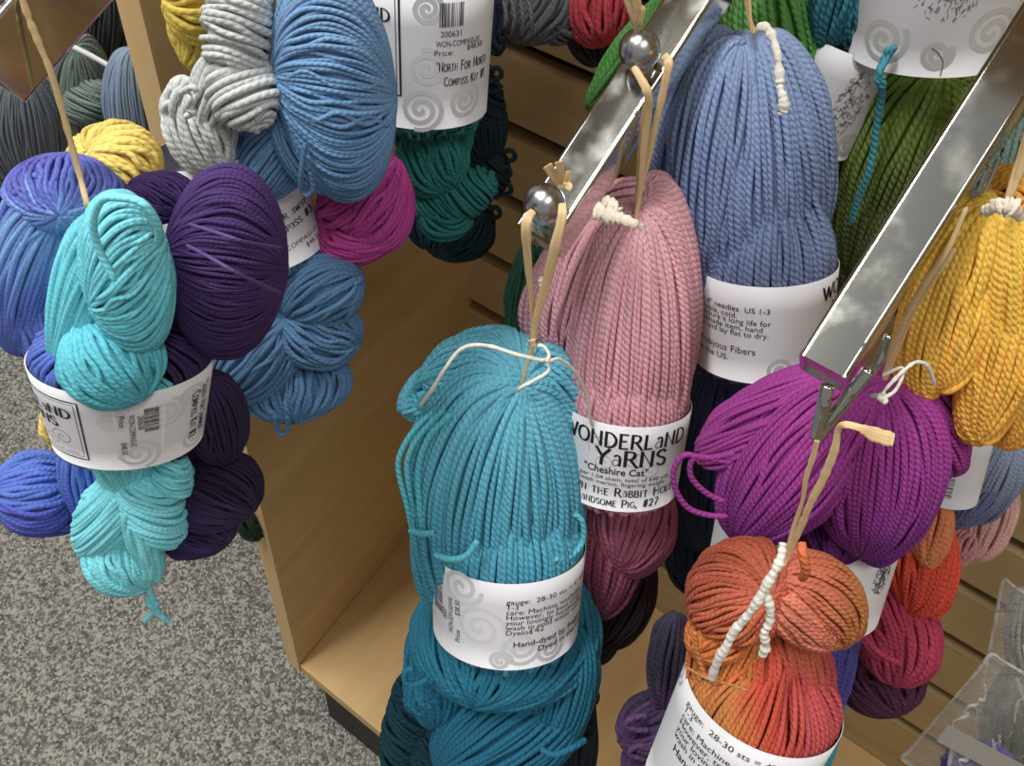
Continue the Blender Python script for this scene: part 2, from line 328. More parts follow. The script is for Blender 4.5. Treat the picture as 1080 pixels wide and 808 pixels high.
# ---------------------------------------------------------------- lettering: a spiky storybook capital alphabet drawn as strokes
GL = {
'A': (.8, ['0,0 .4,1', '.4,1 .8,0', '.16,.36 .64,.36']), 'B': (.68, ['.1,0 .1,1', '.1,1 .45,.98 .55,.78 .45,.55 .1,.52', '.1,.52 .5,.5 .66,.27 .5,.03 .1,0']),
'C': (.75, ['.72,.82 .5,1 .2,.9 .03,.5 .2,.1 .5,0 .74,.16']), 'D': (.8, ['.1,0 .1,1', '.02,1 .45,.96 .75,.6 .68,.2 .4,0 .02,0']),
'E': (.62, ['.1,0 .1,1', '.02,1 .6,1', '.1,.52 .5,.55', '.02,0 .62,.02']), 'F': (.6, ['.1,0 .1,1', '.02,1 .6,1', '.1,.52 .5,.55']),
'G': (.8, ['.72,.85 .5,1 .2,.9 .03,.5 .2,.1 .5,0 .72,.15 .72,.42', '.5,.42 .8,.42']), 'H': (.78, ['.12,0 .1,1', '.68,0 .66,1', '.1,.5 .68,.54']),
'I': (.3, ['.15,0 .15,1']), 'K': (.74, ['.1,0 .1,1', '.66,1 .12,.45', '.25,.56 .74,0']), 'L': (.6, ['.1,0 .1,1', '.02,0 .58,.02']),
'M': (.95, ['.08,0 .14,1', '.14,1 .48,.2', '.48,.2 .82,1', '.82,1 .9,0']), 'N': (.8, ['.1,0 .1,1', '.1,1 .7,0', '.7,0 .7,1']),
'O': (.8, ['.4,1 .12,.85 .02,.5 .14,.12 .4,0 .66,.12 .78,.5 .66,.87 .4,1']), 'P': (.64, ['.1,0 .1,1', '.02,1 .48,.96 .62,.72 .48,.46 .1,.44']),
'R': (.75, ['.1,0 .1,1', '.02,1 .48,.96 .6,.75 .46,.52 .1,.5', '.34,.52 .78,-.06']), 'S': (.62, ['.56,.84 .36,1 .1,.88 .1,.65 .5,.42 .56,.16 .34,0 .06,.16']),
'T': (.7, ['.35,0 .35,1', '.02,.96 .68,1']), 'U': (.76, ['.1,1 .1,.3 .3,0 .56,.06 .66,.35 .66,1', '.66,.4 .68,0']), 'W': (1.05, ['.02,1 .28,0', '.28,0 .52,.9', '.52,.9 .76,0', '.76,0 1.04,1.04']),
'Y': (.8, ['.02,1.05 .4,.48', '.8,1.05 .4,.48 .34,-.08']), '2': (.6, ['.06,.76 .25,1 .5,.85 .45,.5 .05,0', '.05,0 .6,.03']), '1': (.4, ['.05,.8 .22,1 .22,0']),
'3': (.58, ['.06,.86 .3,1 .52,.8 .25,.55', '.25,.55 .56,.4 .5,.08 .24,0 .04,.14']), '7': (.6, ['.04,1 .56,.98 .2,0']), '4': (.6, ['.42,0 .42,1 .04,.34 .6,.34']),
'#': (.7, ['.2,0 .3,1', '.46,0 .56,1', '.06,.66 .68,.7', '.04,.32 .66,.36']), "'": (.25, ['.12,1.05 .1,.8']), ',': (.25, ['.14,.08 .06,-.14']),
'!': (.3, ['.15,1 .15,.32', '.13,.08 .17,.02']), '.': (.2, ['.08,.06 .12,.0']), ' ': (.42, [])}
def stroke_text(txt, size, small=.78):
    """quads of the storybook lettering, baseline at 0; capitals full height, lower case set as small capitals, 'a' as an uncial"""
    V = []; Fc = []; x = 0
    for ch in txt:
        k = 1 if not ch.islower() else small
        if ch == 'a': wd, st = .66, ['.12,.78 .36,.9 .54,.7 .54,0', '.54,.5 .2,.52 .04,.26 .2,0 .54,.2']
        else: wd, st = GL.get(ch.upper(), GL[' '])
        for si, s_ in enumerate(st):
            p = np.array([[float(a) for a in q.split(',')] for q in s_.split()]); p = curve(p, max(5, len(p)*4))
            t = np.gradient(p, axis=0); t /= np.linalg.norm(t, axis=1, keepdims=True)+1e-9; nn = np.stack([-t[:, 1], t[:, 0]], 1)
            hwd = .045+.065*np.abs(t[:, 1]*.8+t[:, 0]*.15) if si != 1 or ch.upper() not in 'HNAU' else .03+0*t[:, 0]
            a = (p+nn*hwd[:, None])*size*k; b = (p-nn*hwd[:, None])*size*k; o = len(V)
            for i in range(len(p)): V += [[a[i,0]+x, a[i,1]], [b[i,0]+x, b[i,1]]]
            Fc += [[o+2*i, o+2*i+1, o+2*i+3, o+2*i+2] for i in range(len(p)-1)]
            if len(s_.split()) == 2 and abs(t[0,1]) > .6:              # serifs
                for e in (p[0], p[-1]):
                    o = len(V); q = [[-.1,-.025],[.1,-.025],[.1,.025],[-.1,.025]]; V += [[(e[0]+g[0])*size*k+x, (e[1]+g[1])*size*k] for g in q]; Fc.append([o, o+1, o+2, o+3])
        x += (wd+.14)*size*k
    return np.array(V) if V else np.zeros((0, 2)), Fc, x
def font_text(txt, size, bold=0.0, stretch=1.0):
    cu = bpy.data.curves.new('printed_text', 'FONT'); cu.body = txt; cu.size = size*1.35; cu.resolution_u = 3; cu.offset = bold*size; cu.space_line = .85
    o = bpy.data.objects.new('printed_text', cu); C.objects.link(o); bpy.context.view_layer.update()
    me = o.evaluated_get(bpy.context.evaluated_depsgraph_get()).to_mesh()
    V = np.array([(v.co.x*stretch, v.co.y) for v in me.vertices]) if len(me.vertices) else np.zeros((0, 2)); Fc = [list(p.vertices) for p in me.polygons]
    o.to_mesh_clear(); bpy.data.objects.remove(o); bpy.data.curves.remove(cu)
    return V, Fc, (V[:, 0].max() if len(V) else 0)
class Band:
    """paper band wrapped round the yarn; prints are laid on it in millimetre-like units: x along the band from its front, y up it"""
    def __init__(s, hang, cx, cy, hw, h, ang=0, flat=.85, off=0.0, label='', group='paper bands round the yarn skeins', curl=0.0, name='paper_band', x_range=None, taper=0.0, colr=(236,235,238)):
        s.h = hang; a = math.radians(ang)
        tx, ty = cx, cy; qx, qy = cx, cy
        for it in range(30):
            C0 = hang.P(qx, qy, off); r = unit(ray(qx, qy))
            u = unit(hang.P(qx+math.sin(a)*2, qy-math.cos(a)*2, off)-C0)
            w = unit(np.cross(u, -r)); w = -w if w@R[0] < 0 else w
            d = unit(np.cross(w, u)); d = -d if d@r > 0 else d
            px = (C0@R[2])/F; b = hw*px; bd = b*flat
            x, y, _ = proj(C0+d*bd); qx += tx-x; qy += ty-y
        s.C, s.u, s.w, s.d, s.b, s.bd, s.px = C0, u, w, d, b, bd, px
        s.sa = math.sqrt(1-(u@unit(C0))**2); s.H = h*px/s.sa; s.taper = taper; s.curl = curl
        th = np.linspace(-np.pi, np.pi, 721); P = np.stack([b*np.sin(th), bd*np.cos(th)], 1)
        L = np.concatenate([[0], np.cumsum(np.linalg.norm(np.diff(P, axis=0), axis=1))]); s.th = th; s.L = L-L[360]
        t = np.linspace(s.L[0], s.L[-1], 97)[:-1]; mb = MB()
        rows = [-.5, -.25, 0, .25, .5]
        ed = lambda t_, e: e
        V = [s.at(t/px, y_*s.H/px, o_) for o_ in (0.0, -.0004) for y_ in rows]
        V = np.stack(V); n = len(t); f = []
        i = np.arange(n); j = (i+1) % n
        for o_ in (0, 5):
            for r_ in range(4): f.append(np.stack([(o_+r_)*n+i, (o_+r_)*n+j, (o_+r_+1)*n+j, (o_+r_+1)*n+i], 1))
        for r_ in (0, 4): f.append(np.stack([r_*n+i, r_*n+j, (5+r_)*n+j, (5+r_)*n+i], 1))
        mb.add(V.reshape(-1, 3), np.concatenate(f))
        s.o = mb.build(name, mat_plain('white_label_paper', colr, .55, noise=(30, .02)), None, s.C)
        tag(s.o, label, 'label', group)
        s.hh = s.H/px/2; print('BAND', label[:50], 'hw', hw, 'h', h, 'halfheight units', round(s.hh,1), 'sa', round(s.sa,2), 'zc', round(px*F,3))
    def at(s, x, y, o=0.0):
        x = np.asarray(x, float)*s.px; y = np.asarray(y, float)*s.px
        th = np.interp(x, s.L, s.th); k = 1+s.taper*(y/s.H)+o/s.b+s.curl*np.abs(2*y/s.H)**3
        sn = np.sin(th)*k; cs = np.cos(th)*k
        y = y+0*x
        return s.C+sn[..., None]*s.b*s.w+cs[..., None]*s.bd*s.d+y[..., None]*s.u
    def fill(s, sk, a0=-180, a1=180, up=12, down=12, taper=.55, w=None, col=None, bulge=.02):
        """yarn running through the band, swelling a little over both paper edges"""
        w = w or sk.w; rs = w*s.px/2; La, Lb = np.interp(np.radians([a0, a1]), s.th, s.L); n = int((Lb-La)/(rs*1.85)); K = 26
        t = np.linspace(-1, 1, K); H2 = s.H/2; ext = np.where(t > 0, up, down)*s.px
        y = t*(H2+ext)+0; over = np.clip((np.abs(y)-H2*.98)/(ext*1.0+1e-9), 0, 1)
        x = La+(np.arange(n)+.5+rng.normal(size=n)*.12)/n*(Lb-La)
        o = -rs*1.75+bulge*s.b*np.sin(np.pi*np.clip(over*1.25, 0, 1))-np.where(t > 0, over**2*taper, over**3*.55)*s.b
        y = y[None, :]*(1+.05*rng.normal(size=(n, 1)))
        X = (x[:, None]+smoothnoise(n, K, 3)*rs*.25)/s.px; P = s.at(X, (y/s.px)+0*X, o[None, :]+smoothnoise(n, K, 3)*rs*.08)
        N_ = P-s.C; N_ -= (N_@s.u)[..., None]*s.u; N_ /= np.linalg.norm(N_, axis=2, keepdims=True); px_, py_, _ = proj(P)
        tube_grid(sk.mb, P, rs*1.02, N_, 6, False, dye(col if col is not None else sk.col, px_, py_, np.clip(rng.normal(size=(n, 1)), -1.6, 1.6)+px_*0))
    def put(s, name, V, Fc, rgb, lift=.0003, lab=None):
        if not len(V): return
        P = s.at(V[:, 0], V[:, 1], lift); me = bpy.data.meshes.new(name)
        me.from_pydata([tuple(p) for p in (W(P)-np.array(s.o.location))], [], Fc); me.update()
        o = link(name, me, mat_plain('print_'+'_'.join(map(str, rgb)), rgb, .6), s.o)
        if lab: o['label'] = lab
        return o
    def text(s, txt, x, y, size, rot=0, style='story', rgb=(28,26,28), slope=0, small=.78, name='printed_text', bold=0.0, stretch=1.0, lift=.0003, fit=None, right=False):
        V, Fc, wd = (stroke_text(txt, size, small) if style == 'story' else font_text(txt, size, bold, stretch))
        if not len(V): return
        if fit: V = V*np.array([fit/wd, 1.0]); wd = fit
        if right: V = V-np.array([wd, 0])
        a = math.radians(rot); c_, s_ = math.cos(a), math.sin(a)
        V = V@np.array([[c_, s_], [-s_, c_]])+np.array([x, y])
        return s.put(name, V, Fc, rgb, lift)
    def bars(s, x, y, wd, ht, rot=0, n=22, rgb=(40,38,40), name='barcode'):
        r = random.Random(n+int(x)); V = []; Fc = []; p = 0.0; ws = [r.choice((.6, 1, 1.6)) for _ in range(2*n)]; T = sum(ws)
        for i, q in enumerate(ws):
            if i % 2 == 0:
                o = len(V); x0, x1 = p/T*wd, (p+q)/T*wd; V += [[x0, 0], [x1, 0], [x1, ht], [x0, ht]]; Fc.append([o, o+1, o+2, o+3])
            p += q
        a = math.radians(rot); V = np.array(V)@np.array([[math.cos(a), math.sin(a)], [-math.sin(a), math.cos(a)]])+np.array([x, y]); s.put(name, V, Fc, rgb)
    def ribbon(s, name, pts, wd, rgb, lift=.0002, sharp=False):
        p = np.array(pts, float); p = p if sharp else curve(p, len(p)*6)
        if sharp:
            q = []
            for a, b in zip(p[:-1], p[1:]): q += [a+(b-a)*t for t in np.linspace(0, 1, 14)[:-1]]
            p = np.array(q+[p[-1]])
        t = np.gradient(p, axis=0); t /= np.linalg.norm(t, axis=1, keepdims=True)+1e-9; nn = np.stack([-t[:, 1], t[:, 0]], 1)
        wv = wd if np.ndim(wd) else np.full(len(p), wd); V = np.empty((2*len(p), 2)); V[0::2] = p+nn*wv[:, None]/2; V[1::2] = p-nn*wv[:, None]/2
        s.put(name, V, [[2*i, 2*i+1, 2*i+3, 2*i+2] for i in range(len(p)-1)], rgb, lift)
    def swirl(s, x, y, r, turns=2.2, wd=5, hand=1, a0=0, rgb=(224,224,226)):
        t = np.linspace(0, 1, 40); a = a0+hand*t*turns*2*np.pi; rr = r*t**.8
        s.ribbon('swirl_print', np.stack([x+rr*np.cos(a), y+rr*np.sin(a)], 1), wd, rgb, .00015)
# ---------------------------------------------------------------- the setting
T = .556
m_maple = mat_wood('maple_laminate', (214,180,128), 1)
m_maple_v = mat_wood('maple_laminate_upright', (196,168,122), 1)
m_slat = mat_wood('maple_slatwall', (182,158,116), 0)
m_dark = mat_plain('black_plinth', (38,36,36), .6, noise=(20, .2))
def prism(mb, quad, z0, z1):
    """upright prism over a plan quadrilateral"""
    v = [(x, y, z) for z in (z0, z1) for x, y in quad]
    mb.add(v, [[3,2,1,0],[4,5,6,7],[0,1,5,4],[1,2,6,5],[2,3,7,6],[3,0,4,7]], smooth=False)
def finish(o, bev=.0012):
    b = o.modifiers.new('edge', 'BEVEL'); b.width = bev; b.segments = 2; b.limit_method = 'ANGLE'; return o
def box(mb, x0, x1, y0, y1, z0, z1): prism(mb, [(x0,y0),(x1,y0),(x1,y1),(x0,y1)], z0, z1)
mb = MB(); n = 2
box(mb, -6, 4, -3, 6, -FLOOR-.02, -FLOOR); tag(mb.build('floor', mat_carpet()), kind='structure')
# slat wall: boards with dark grooves between, very slightly off level as the photo shows
mb = MB(); gz = [-.222, -.295, -.368, -.442, -.5165, -.5955, -.671, -.7455, -.827, -.9096]; gz = [.6,.525,.45,.375,.3,.225,.15,.076,.002,-.073,-.148]+gz
tl = .024
edges = [(.66)]+[g for g in gz]+[-1.12]
for k in range(len(edges)-1):
    zt = edges[k]-(.0072 if k else 0); zb = edges[k+1]+(.0072 if k < len(edges)-2 else 0)
    for dz, y0, y1, ins in ((0, T, T+.018, 0),):
        v = []
        for (x, y) in [(-.42,y0),(.62,y0),(.62,y1),(-.42,y1)]: v.append((x, y, zb+tl*x))
        for (x, y) in [(-.42,y0),(.62,y0),(.62,y1),(-.42,y1)]: v.append((x, y, zt+tl*x))
        mb.add(v, [[3,2,1,0],[4,5,6,7],[0,1,5,4],[1,2,6,5],[2,3,7,6],[3,0,4,7]], smooth=False)
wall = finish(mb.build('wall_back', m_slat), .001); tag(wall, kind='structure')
mb = MB(); box(mb, -.42, .62, T+.018, T+.034, -1.12, .66); tag(mb.build('trim_1', mat_plain('slat_groove_backing', (34,24,16), .9)), kind='structure')
cab = tag(empty('display_cabinet', W((.1, .4, -FLOOR))), 'pale maple display cabinet standing on grey carpet, holding the yarn arms', 'cabinet')
Z0 = -.998
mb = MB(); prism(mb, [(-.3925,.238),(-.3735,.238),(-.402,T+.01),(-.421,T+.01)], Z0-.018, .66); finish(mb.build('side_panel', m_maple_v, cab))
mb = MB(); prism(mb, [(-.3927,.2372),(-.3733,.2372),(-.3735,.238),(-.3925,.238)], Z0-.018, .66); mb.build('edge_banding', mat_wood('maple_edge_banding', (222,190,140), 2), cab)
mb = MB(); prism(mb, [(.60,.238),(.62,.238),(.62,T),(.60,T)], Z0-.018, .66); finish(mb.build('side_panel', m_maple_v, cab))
mb = MB(); prism(mb, [(-.3735,.2385),(.60,.2385),(.60,T),(-.4018,T)], Z0-.018, Z0); finish(mb.build('bottom_shelf', m_maple, cab))
mb = MB(); box(mb, -.348, .58, .246, T, -FLOOR, Z0-.018); finish(mb.build('plinth', m_dark, cab))
mb = MB(); prism(mb, [(-.40,.238),(.62,.238),(.62,T+.03),(-.42,T+.03)], .66, .68); finish(mb.build('added_shade_top', m_maple, cab))  # unseen top, added above the view to shade the bay and slat wall
# ---------------------------------------------------------------- display arms
chrome = mat_chrome(rgb=(196,196,190), rough=.09); ballm = mat_chrome('brushed_ball', .26, (200,200,202), .08)
def arm_frame(TR, d, x, n, w, h):
    return np.array(TR), unit(d), unit(x), unit(n), w, h
def make_arm(TR, d, x, n, w, h, length, label, thick_lip=False):
    TR, d, x, n, w, h = arm_frame(TR, d, x, n, w, h)
    root = tag(empty('hanging_rail', W(TR+d*length)), label, 'display rail', 'sloping chrome arms on the slat wall')
    # rounded rectangular tube, hollow at its end
    r = .0018; prof = []
    for cx, cy, a0 in ((-r, -r, 0), (-w+r, -r, 90), (-w+r, -h+r, 180), (-r, -h+r, 270)):
        for a in range(0, 91, 10): prof.append((cx+r*math.cos(math.radians(a0+a)), cy+r*math.sin(math.radians(a0+a))))
    prof = np.array(prof); cen = prof.mean(0); inn = cen+(prof-cen)*np.array([1-.0032/w, 1-.0032/h])
    mb = MB(); K = len(prof); V = []
    for P2, t in ((inn, .010), (inn, 0.0), (prof, 0.0), (prof, length)):
        V += [TR+x*a+n*b+d*t for a, b in P2]
    f = [[q*K+i, q*K+(i+1) % K, (q+1)*K+(i+1) % K, (q+1)*K+i] for q in range(3) for i in range(K)]
    mb.add(V, f, smooth=False)
    o = mb.build('square_tube', chrome, root)
    mb = MB(); V = [TR+x*a+n*b+d*.0012 for a, b in inn]+[TR+x*cen[0]+n*cen[1]+d*.0008]
    mb.add(V, [[i, (i+1) % K, K] for i in range(K)], smooth=False); mb.build('end_plug', mat_chrome('steel_plug', .2, (205,200,190), .1), root)
    mb = MB(); c0 = TR+d*(length-.003)-x*w/2-n*h/2          # wall bracket
    for s_ in (-1, 1):
        q = [c0+x*(s_*w*.5)+np.array((0, dy, dz)) for dy, dz in ((-.004,.02),(.0,.02),(.0,-.035),(-.004,-.035))]; q2 = [p+x*.002*s_ for p in q]
        mb.add(q+q2, [[0,1,2,3],[7,6,5,4],[0,4,5,1],[1,5,6,2],[2,6,7,3],[3,7,4,0]], smooth=False)
    mb.build('wall_bracket', chrome, root)
    return root, (TR, d, x, n, w, h)
def add_ball(root, fr, t, rad=.0088, side=.5):
    TR, d, x, n, w, h = fr; c = TR+d*t-x*w*side+n*(rad+.0035)
    mb = MB(); nu, nv = 32, 20; U = np.linspace(0, 2*np.pi, nu, endpoint=False); Vv = np.linspace(0, np.pi, nv)
    g = np.stack([np.sin(Vv)[:, None]*np.cos(U), np.sin(Vv)[:, None]*np.sin(U), np.cos(Vv)[:, None]+0*U], -1)*rad+c
    i, j = np.meshgrid(np.arange(nv-1), np.arange(nu), indexing='ij'); j2 = (j+1) % nu
    mb.add(g.reshape(-1, 3), np.stack([i*nu+j, (i+1)*nu+j, (i+1)*nu+j2, i*nu+j2], -1).reshape(-1, 4)); b = mb.build('ball_stop', ballm, root)
    mb = MB(); pr = [(.0, .0052), (.0012, .0058), (.0022, .0045), (.004, .0036), (.0075, .0034)]
    base = c-n*(rad+.0035); V = []
    for z, rr in pr: V += [base+n*z+rr*(math.cos(a)*x+math.sin(a)*d) for a in U]
    f = [[q*nu+i, q*nu+(i+1) % nu, (q+1)*nu+(i+1) % nu, (q+1)*nu+i] for q in range(len(pr)-1) for i in range(nu)]
    mb.add(V, f); mb.build('ball_collar', chrome, root)
    return c
A2 = dict(TR=(-.1446,.2588,-.2534), d=(.0115,.8252,.5647), x=(.9999,-.0151,.0017), n=(-.0099,-.5646,.8253))
arm2, f2 = make_arm(w=.0202, h=.0214, length=.352, label='sloping chrome arm in the middle, with two steel balls on top', **A2)
b1 = add_ball(arm2, f2, .010, side=.38); b2 = add_ball(arm2, f2, .0865, side=.50); b3 = add_ball(arm2, f2, .163, side=.5)
A3 = dict(TR=(-.0124,.2334,-.2184), d=(.0073,.8174,.5760), x=(.9994,-.0252,.0232), n=(-.0335,-.5755,.8171))
arm3, f3 = make_arm(w=.0175, h=.0245, length=.385, label='sloping chrome arm at right, plain on top with wire hooks below', **A3)
BR = ray(29.7, 110)*.24; s_, c_ = .45, .893; n1 = np.array((0, -s_, c_))
arm1, f1 = make_arm(TR=BR+n1*.022, d=(0, c_, s_), x=(1, 0, 0), n=n1, w=.020, h=.022, length=.45, label='sloping chrome arm at top left, mirror side turned to the yarn')
for t in (.012, .11, .19): add_ball(arm1, f1, t)
raf = mat_raffia(); cotton = mat_plain('white_cotton', (238,234,222), .9, bump=(600, .0006)); cream = mat_plain('cream_cotton', (236,224,204), .95, bump=(500, .0008))
G1 = 'yarn skeins in the kit with the South for Summer band'; 
# ================================================================ KIT at left (periwinkle, turquoise, purple, yellow)
K1 = Hang(90, 215, .205, 8)
LA = Band(K1, 137, 458, 83, 84, -5, .66, .004, 'white paper band on the left kit, reading South for Summer Compass Kit number 2', taper=.14)
s = Skein(K1.back(.012), [(150,(84,84,176)),(205,(96,112,204)),(235,(116,164,224)),(290,(108,150,220)),(330,(84,108,196)),(400,(70,92,180)),(500,(80,112,205)),(560,(66,70,170))], 6.2, strength=.7)
s.lobe(68,205,64,42,90,'m',(62,226),(75,150,-1)); s.lobe(33,275,100,45,8,'m',(62,232),(20,390,-1),off=.002)
s.lobe(88,250,34,36,0,'m',(58,262),(125,245,-1),off=-.004); s.lobe(60,350,80,40,-24,'m',(52,280),(100,425)); 
s.lobe(84,425,78,40,-10,'m',(70,360),(95,495),off=-.004); s.lobe(98,510,55,33,-20,'m',(85,462),(100,562)); s.lobe(38,520,46,45,80,'m',(82,505),(-15,520,-1),off=-.004); s.lobe(60,540,40,24,75,'h',(.3,.9,.3),off=-.008)
LA.fill(s, -180, -38, 30, 18); s.done('periwinkle blue yarn skein, leftmost in the kit hanging at left beside the turquoise skein', group=G1)
s = Skein(K1, [(200,(122,230,246)),(300,(104,220,238)),(380,(76,186,204)),(440,(72,178,196)),(500,(116,222,234)),(600,(118,222,234))], 5.8, strength=.6)
s.lobe(88,325,100,38,6,'m',(58,400),(122,255),off=.012); s.lobe(117,380,52,56,-40,'m',(88,325),(170,440),off=.024)
s.lobe(134,287,87,47,-10,'m',(80,335),(190,236,-1),off=.020)
s.strand([(122,297,.052),(104,262,.05),(98,235,.05),(106,212,.05),(122,208,.05),(150,214,.052),(166,236,.05),(168,256,.045)], 7)
s.lobe(132,440,90,40,0,'m',(125,350),(138,520),off=.0); s.lobe(116,545,52,35,28,'h',(-.7,.62,.35),off=.006); s.lobe(160,535,48,34,-28,'h',(.6,.7,.35),off=.006); s.lobe(182,500,28,22,-20,'h',(.6,.7,.3),off=.0)
s.lobe(130,588,40,43,0,'m',(146,545),(160,630),off=.009); s.lobe(150,575,42,14,-24,'m',(142,540),(164,622),off=.020)
s.strand([(156,618,.012),(161,632,.012),(163,642,.01),(157,650,.01),(153,655,.008)], 7); s.strand([(161,632,.012),(166,645,.01),(172,651,.01),(178,655,.008)], 6.5); s.strand([(158,628,.012),(156,636,.012),(163,640,.014),(166,634,.014)], 6)
LA.fill(s, -38, 32, 4, 14); s.done('bright turquoise twisted yarn skein in front of the kit hanging at left', group=G1)
s = Skein(K1.back(.014), [(170,(72,46,110)),(260,(62,38,94)),(380,(48,28,74)),(440,(34,22,52)),(520,(26,18,42)),(590,(54,36,84))], 4.6, strength=.7)
s.lobe(166,208,38,27,70,'m',(130,190),(196,235)); s.lobe(238,276,104,64,3,'m',(166,268),(310,285,-1),off=.004,fill=1.1); s.lobe(170,350,50,40,20,'h',(.5,.8,.3),off=-.004)
s.lobe(184,410,80,40,-6,'m',(180,335),(195,480),off=-.004); s.lobe(228,440,50,34,-6,'m',(215,400),(240,490),off=-.002); s.lobe(226,518,53,42,68,'m',(180,500),(275,545,-1)); s.lobe(208,562,42,26,75,'m',(172,545),(240,575),off=-.003)
for q in ((250,300,.052),): s.strand([(196,258,.045),(222,272,.062),(250,288,.066),(280,302,.05),(296,310,.02)], 3.4, (84,60,120)); 
s.strand([(198,236,.04),(230,246,.064),(262,256,.062),(298,262,.02)], 3.4, (84,60,120))
LA.fill(s, 32, 180, 30, 18, w=5.4); s.done('dark purple yarn skein, round and fine stranded, in the kit hanging at left', group=G1)
s = Skein(K1.back(.05), (244,212,98), 7, strength=.5)
s.lobe(120,172,50,44,72,'m',(92,160),(150,215)); s.lobe(98,280,120,34,10,'m',(112,170),(85,390)); s.lobe(75,400,60,34,0,'m',(80,330),(60,470)); s.lobe(62,446,26,18,0,'m',(64,420),(58,470))
s.done('yellow yarn skein behind the periwinkle and turquoise skeins of the left kit', group=G1)
L = LA
L.ribbon('frame_print', [(-124,-44),(-124,44),(-44,44),(-44,-44),(-124,-44)], 1.8, (40,38,40), sharp=True); L.ribbon('frame_print', [(-120,-40),(-120,40),(-48,40),(-48,-40),(-120,-40)], .7, (60,58,60), sharp=True)
L.text('WONDERLaND', -51, 18, 13, name='title_print', right=True); L.text('YaRNS', -67, 0, 13, name='title_print', right=True); L.swirl(-68,-16,12,1.5,.7,rgb=(120,120,122)); L.swirl(-82,-26,9,1.5,.6,rgb=(150,150,152))
L.text('DK weight superwash merino', -52, -37, 4, 0, 'sans', (110,108,110), right=True); L.text('hand-dyed kit of four skeins', -46, -52, 4, 0, 'sans', (110,108,110), right=True) if False else None
for a in ((34,22,22,1),(6,-34,24,-1),(-16,20,15,1),(72,-34,20,1),(62,34,16,-1)): L.swirl(a[0],a[1],a[2],2.2,4.5,a[3])
L.put('price_sticker', np.array([[-14,-40],[34,-40],[34,38],[-14,38]]), [[0,1,2,3]], (243,243,245), .00035)
L.bars(14,36,36,14,-90,20); L.text('200630', 8, 28, 6, -90, 'sans', name='sticker_print', lift=.0006, fit=22); L.text('WON-COMPASS-02', 0, 30, 6, -90, 'sans', name='sticker_print', lift=.0006, fit=50); L.text('Price', -9, 30, 6, -90, 'sans', name='sticker_print', lift=.0006, fit=18); L.text('$48.50', -9, -12, 6, -90, 'sans', name='sticker_print', lift=.0006, fit=20)
L.text("'South for Summer'", 76, 42, 9, -90, name='title_print', fit=76); L.text('Compass Kit #2', 63, 36, 10, -90, name='title_print', fit=72)
cord('raffia_loop', K1, [(18,-22,.012),(28,12,.012),(42,48,.012),(55,80,.012),(72,140,.012),(84,185,.014),(92,216,.02),(94,222,.01)], 8, raf, flat=.45, rough=.12)
tag(bpy.context.scene.objects[-1] if False else list(C.objects)[-1], 'long single raffia tie falling from the left arm to the turquoise and periwinkle kit', 'raffia tie', 'raffia ties looped over the arms')
# ================================================================ KIT at upper left (yellow, grey, blue, magenta)
G2 = 'yarn skeins in the kit behind the left kit'
K2 = Hang(300, 150, .315, 8)
s = Skein(K2.back(.02), (216,184,62), 7.5, strength=.5)
s.lobe(206,8,32,40,80,'m',(250,0),(165,0)); s.lobe(203,42,32,16,0,'m',(212,10),(196,72)); s.lobe(196,26,26,20,20,'m',(200,0),(190,50),off=-.004)
s.done('mustard yellow yarn skein at the top edge, left of the light grey skein', group=G2)
s = Skein(K2, (206,210,208), 7.6, strength=.75)
s.lobe(250,30,70,38,4,'h',(.25,.95,.2),off=.010); s.lobe(258,95,44,40,-10,'h',(-.35,.9,.2),off=.013); s.lobe(228,92,50,26,22,'m',(240,50),(205,150),off=.010)
s.lobe(212,140,46,38,-14,'m',(196,88),(232,182),off=.006); s.lobe(192,112,30,22,10,'m',(202,84),(185,140),off=.008)
s.strand([(196,96,.045),(200,104,.05),(198,114,.05),(206,120,.05)], 6); s.strand([(190,98,.046),(203,92,.05),(208,98,.05)], 6); s.strand([(196,123,.046),(206,118,.05)], 6,(230,232,230))
s.done('light grey twisted yarn skein with a knot on its left side, above the purple skein', group=G2)
LB = Band(K2.back(.012), 256, 236, 78, 118, -18, .6, .0, 'white paper band on the blue and grey kit, mostly hidden by the purple skein', taper=-.05)
s = Skein(K2.back(.006), [(0,(112,154,200)),(130,(102,152,204)),(210,(84,128,176)),(280,(70,110,152)),(450,(72,116,160))], 5.4, strength=.8)
s.lobe(290,158,58,42,35,'m',(325,120),(262,205,-1),off=-.002); s.lobe(352,82,132,62,-8,'m',(276,78),(420,100,-1),off=.006,fill=1.05); s.lobe(330,150,58,40,-30,'m',(292,100),(340,205),off=.004)
s.strand([(322,150,.03),(318,180,.032),(318,200,.03),(324,206,.03),(330,198,.03),(326,180,.03)], 5.5, (72,108,150))
s.lobe(338,306,46,40,70,'m',(300,338),(385,290,-1),off=-.006,w=6); s.lobe(335,348,46,42,85,'m',(298,334),(385,365,-1),off=-.002,w=6); s.lobe(268,372,60,50,38,'m',(306,335),(225,425,-1),off=.002,w=6)
s.lobe(312,408,60,36,80,'m',(314,372),(310,450,-1),off=.004,w=6)
s.strand([(290,438,.03),(292,452,.026),(298,458,.026),(304,452,.026),(303,438,.03)], 5.5)
LB.fill(s, 0, 180, 10, 14); s.done('medium blue yarn skein, largest at upper left, running through the band and out below it', group=G2)
s = Skein(K2.back(.03), (182,52,138), 5.6, strength=.8)
s.lobe(392,212,58,44,-8,'m',(424,160),(350,262),off=0); s.lobe(374,245,50,34,65,'m',(338,215),(425,245),off=.004); s.lobe(358,218,24,25,60,'h',(-.5,.75,.4),off=.012); s.lobe(352,242,36,18,-10,'m',(345,205),(365,275),off=.006)
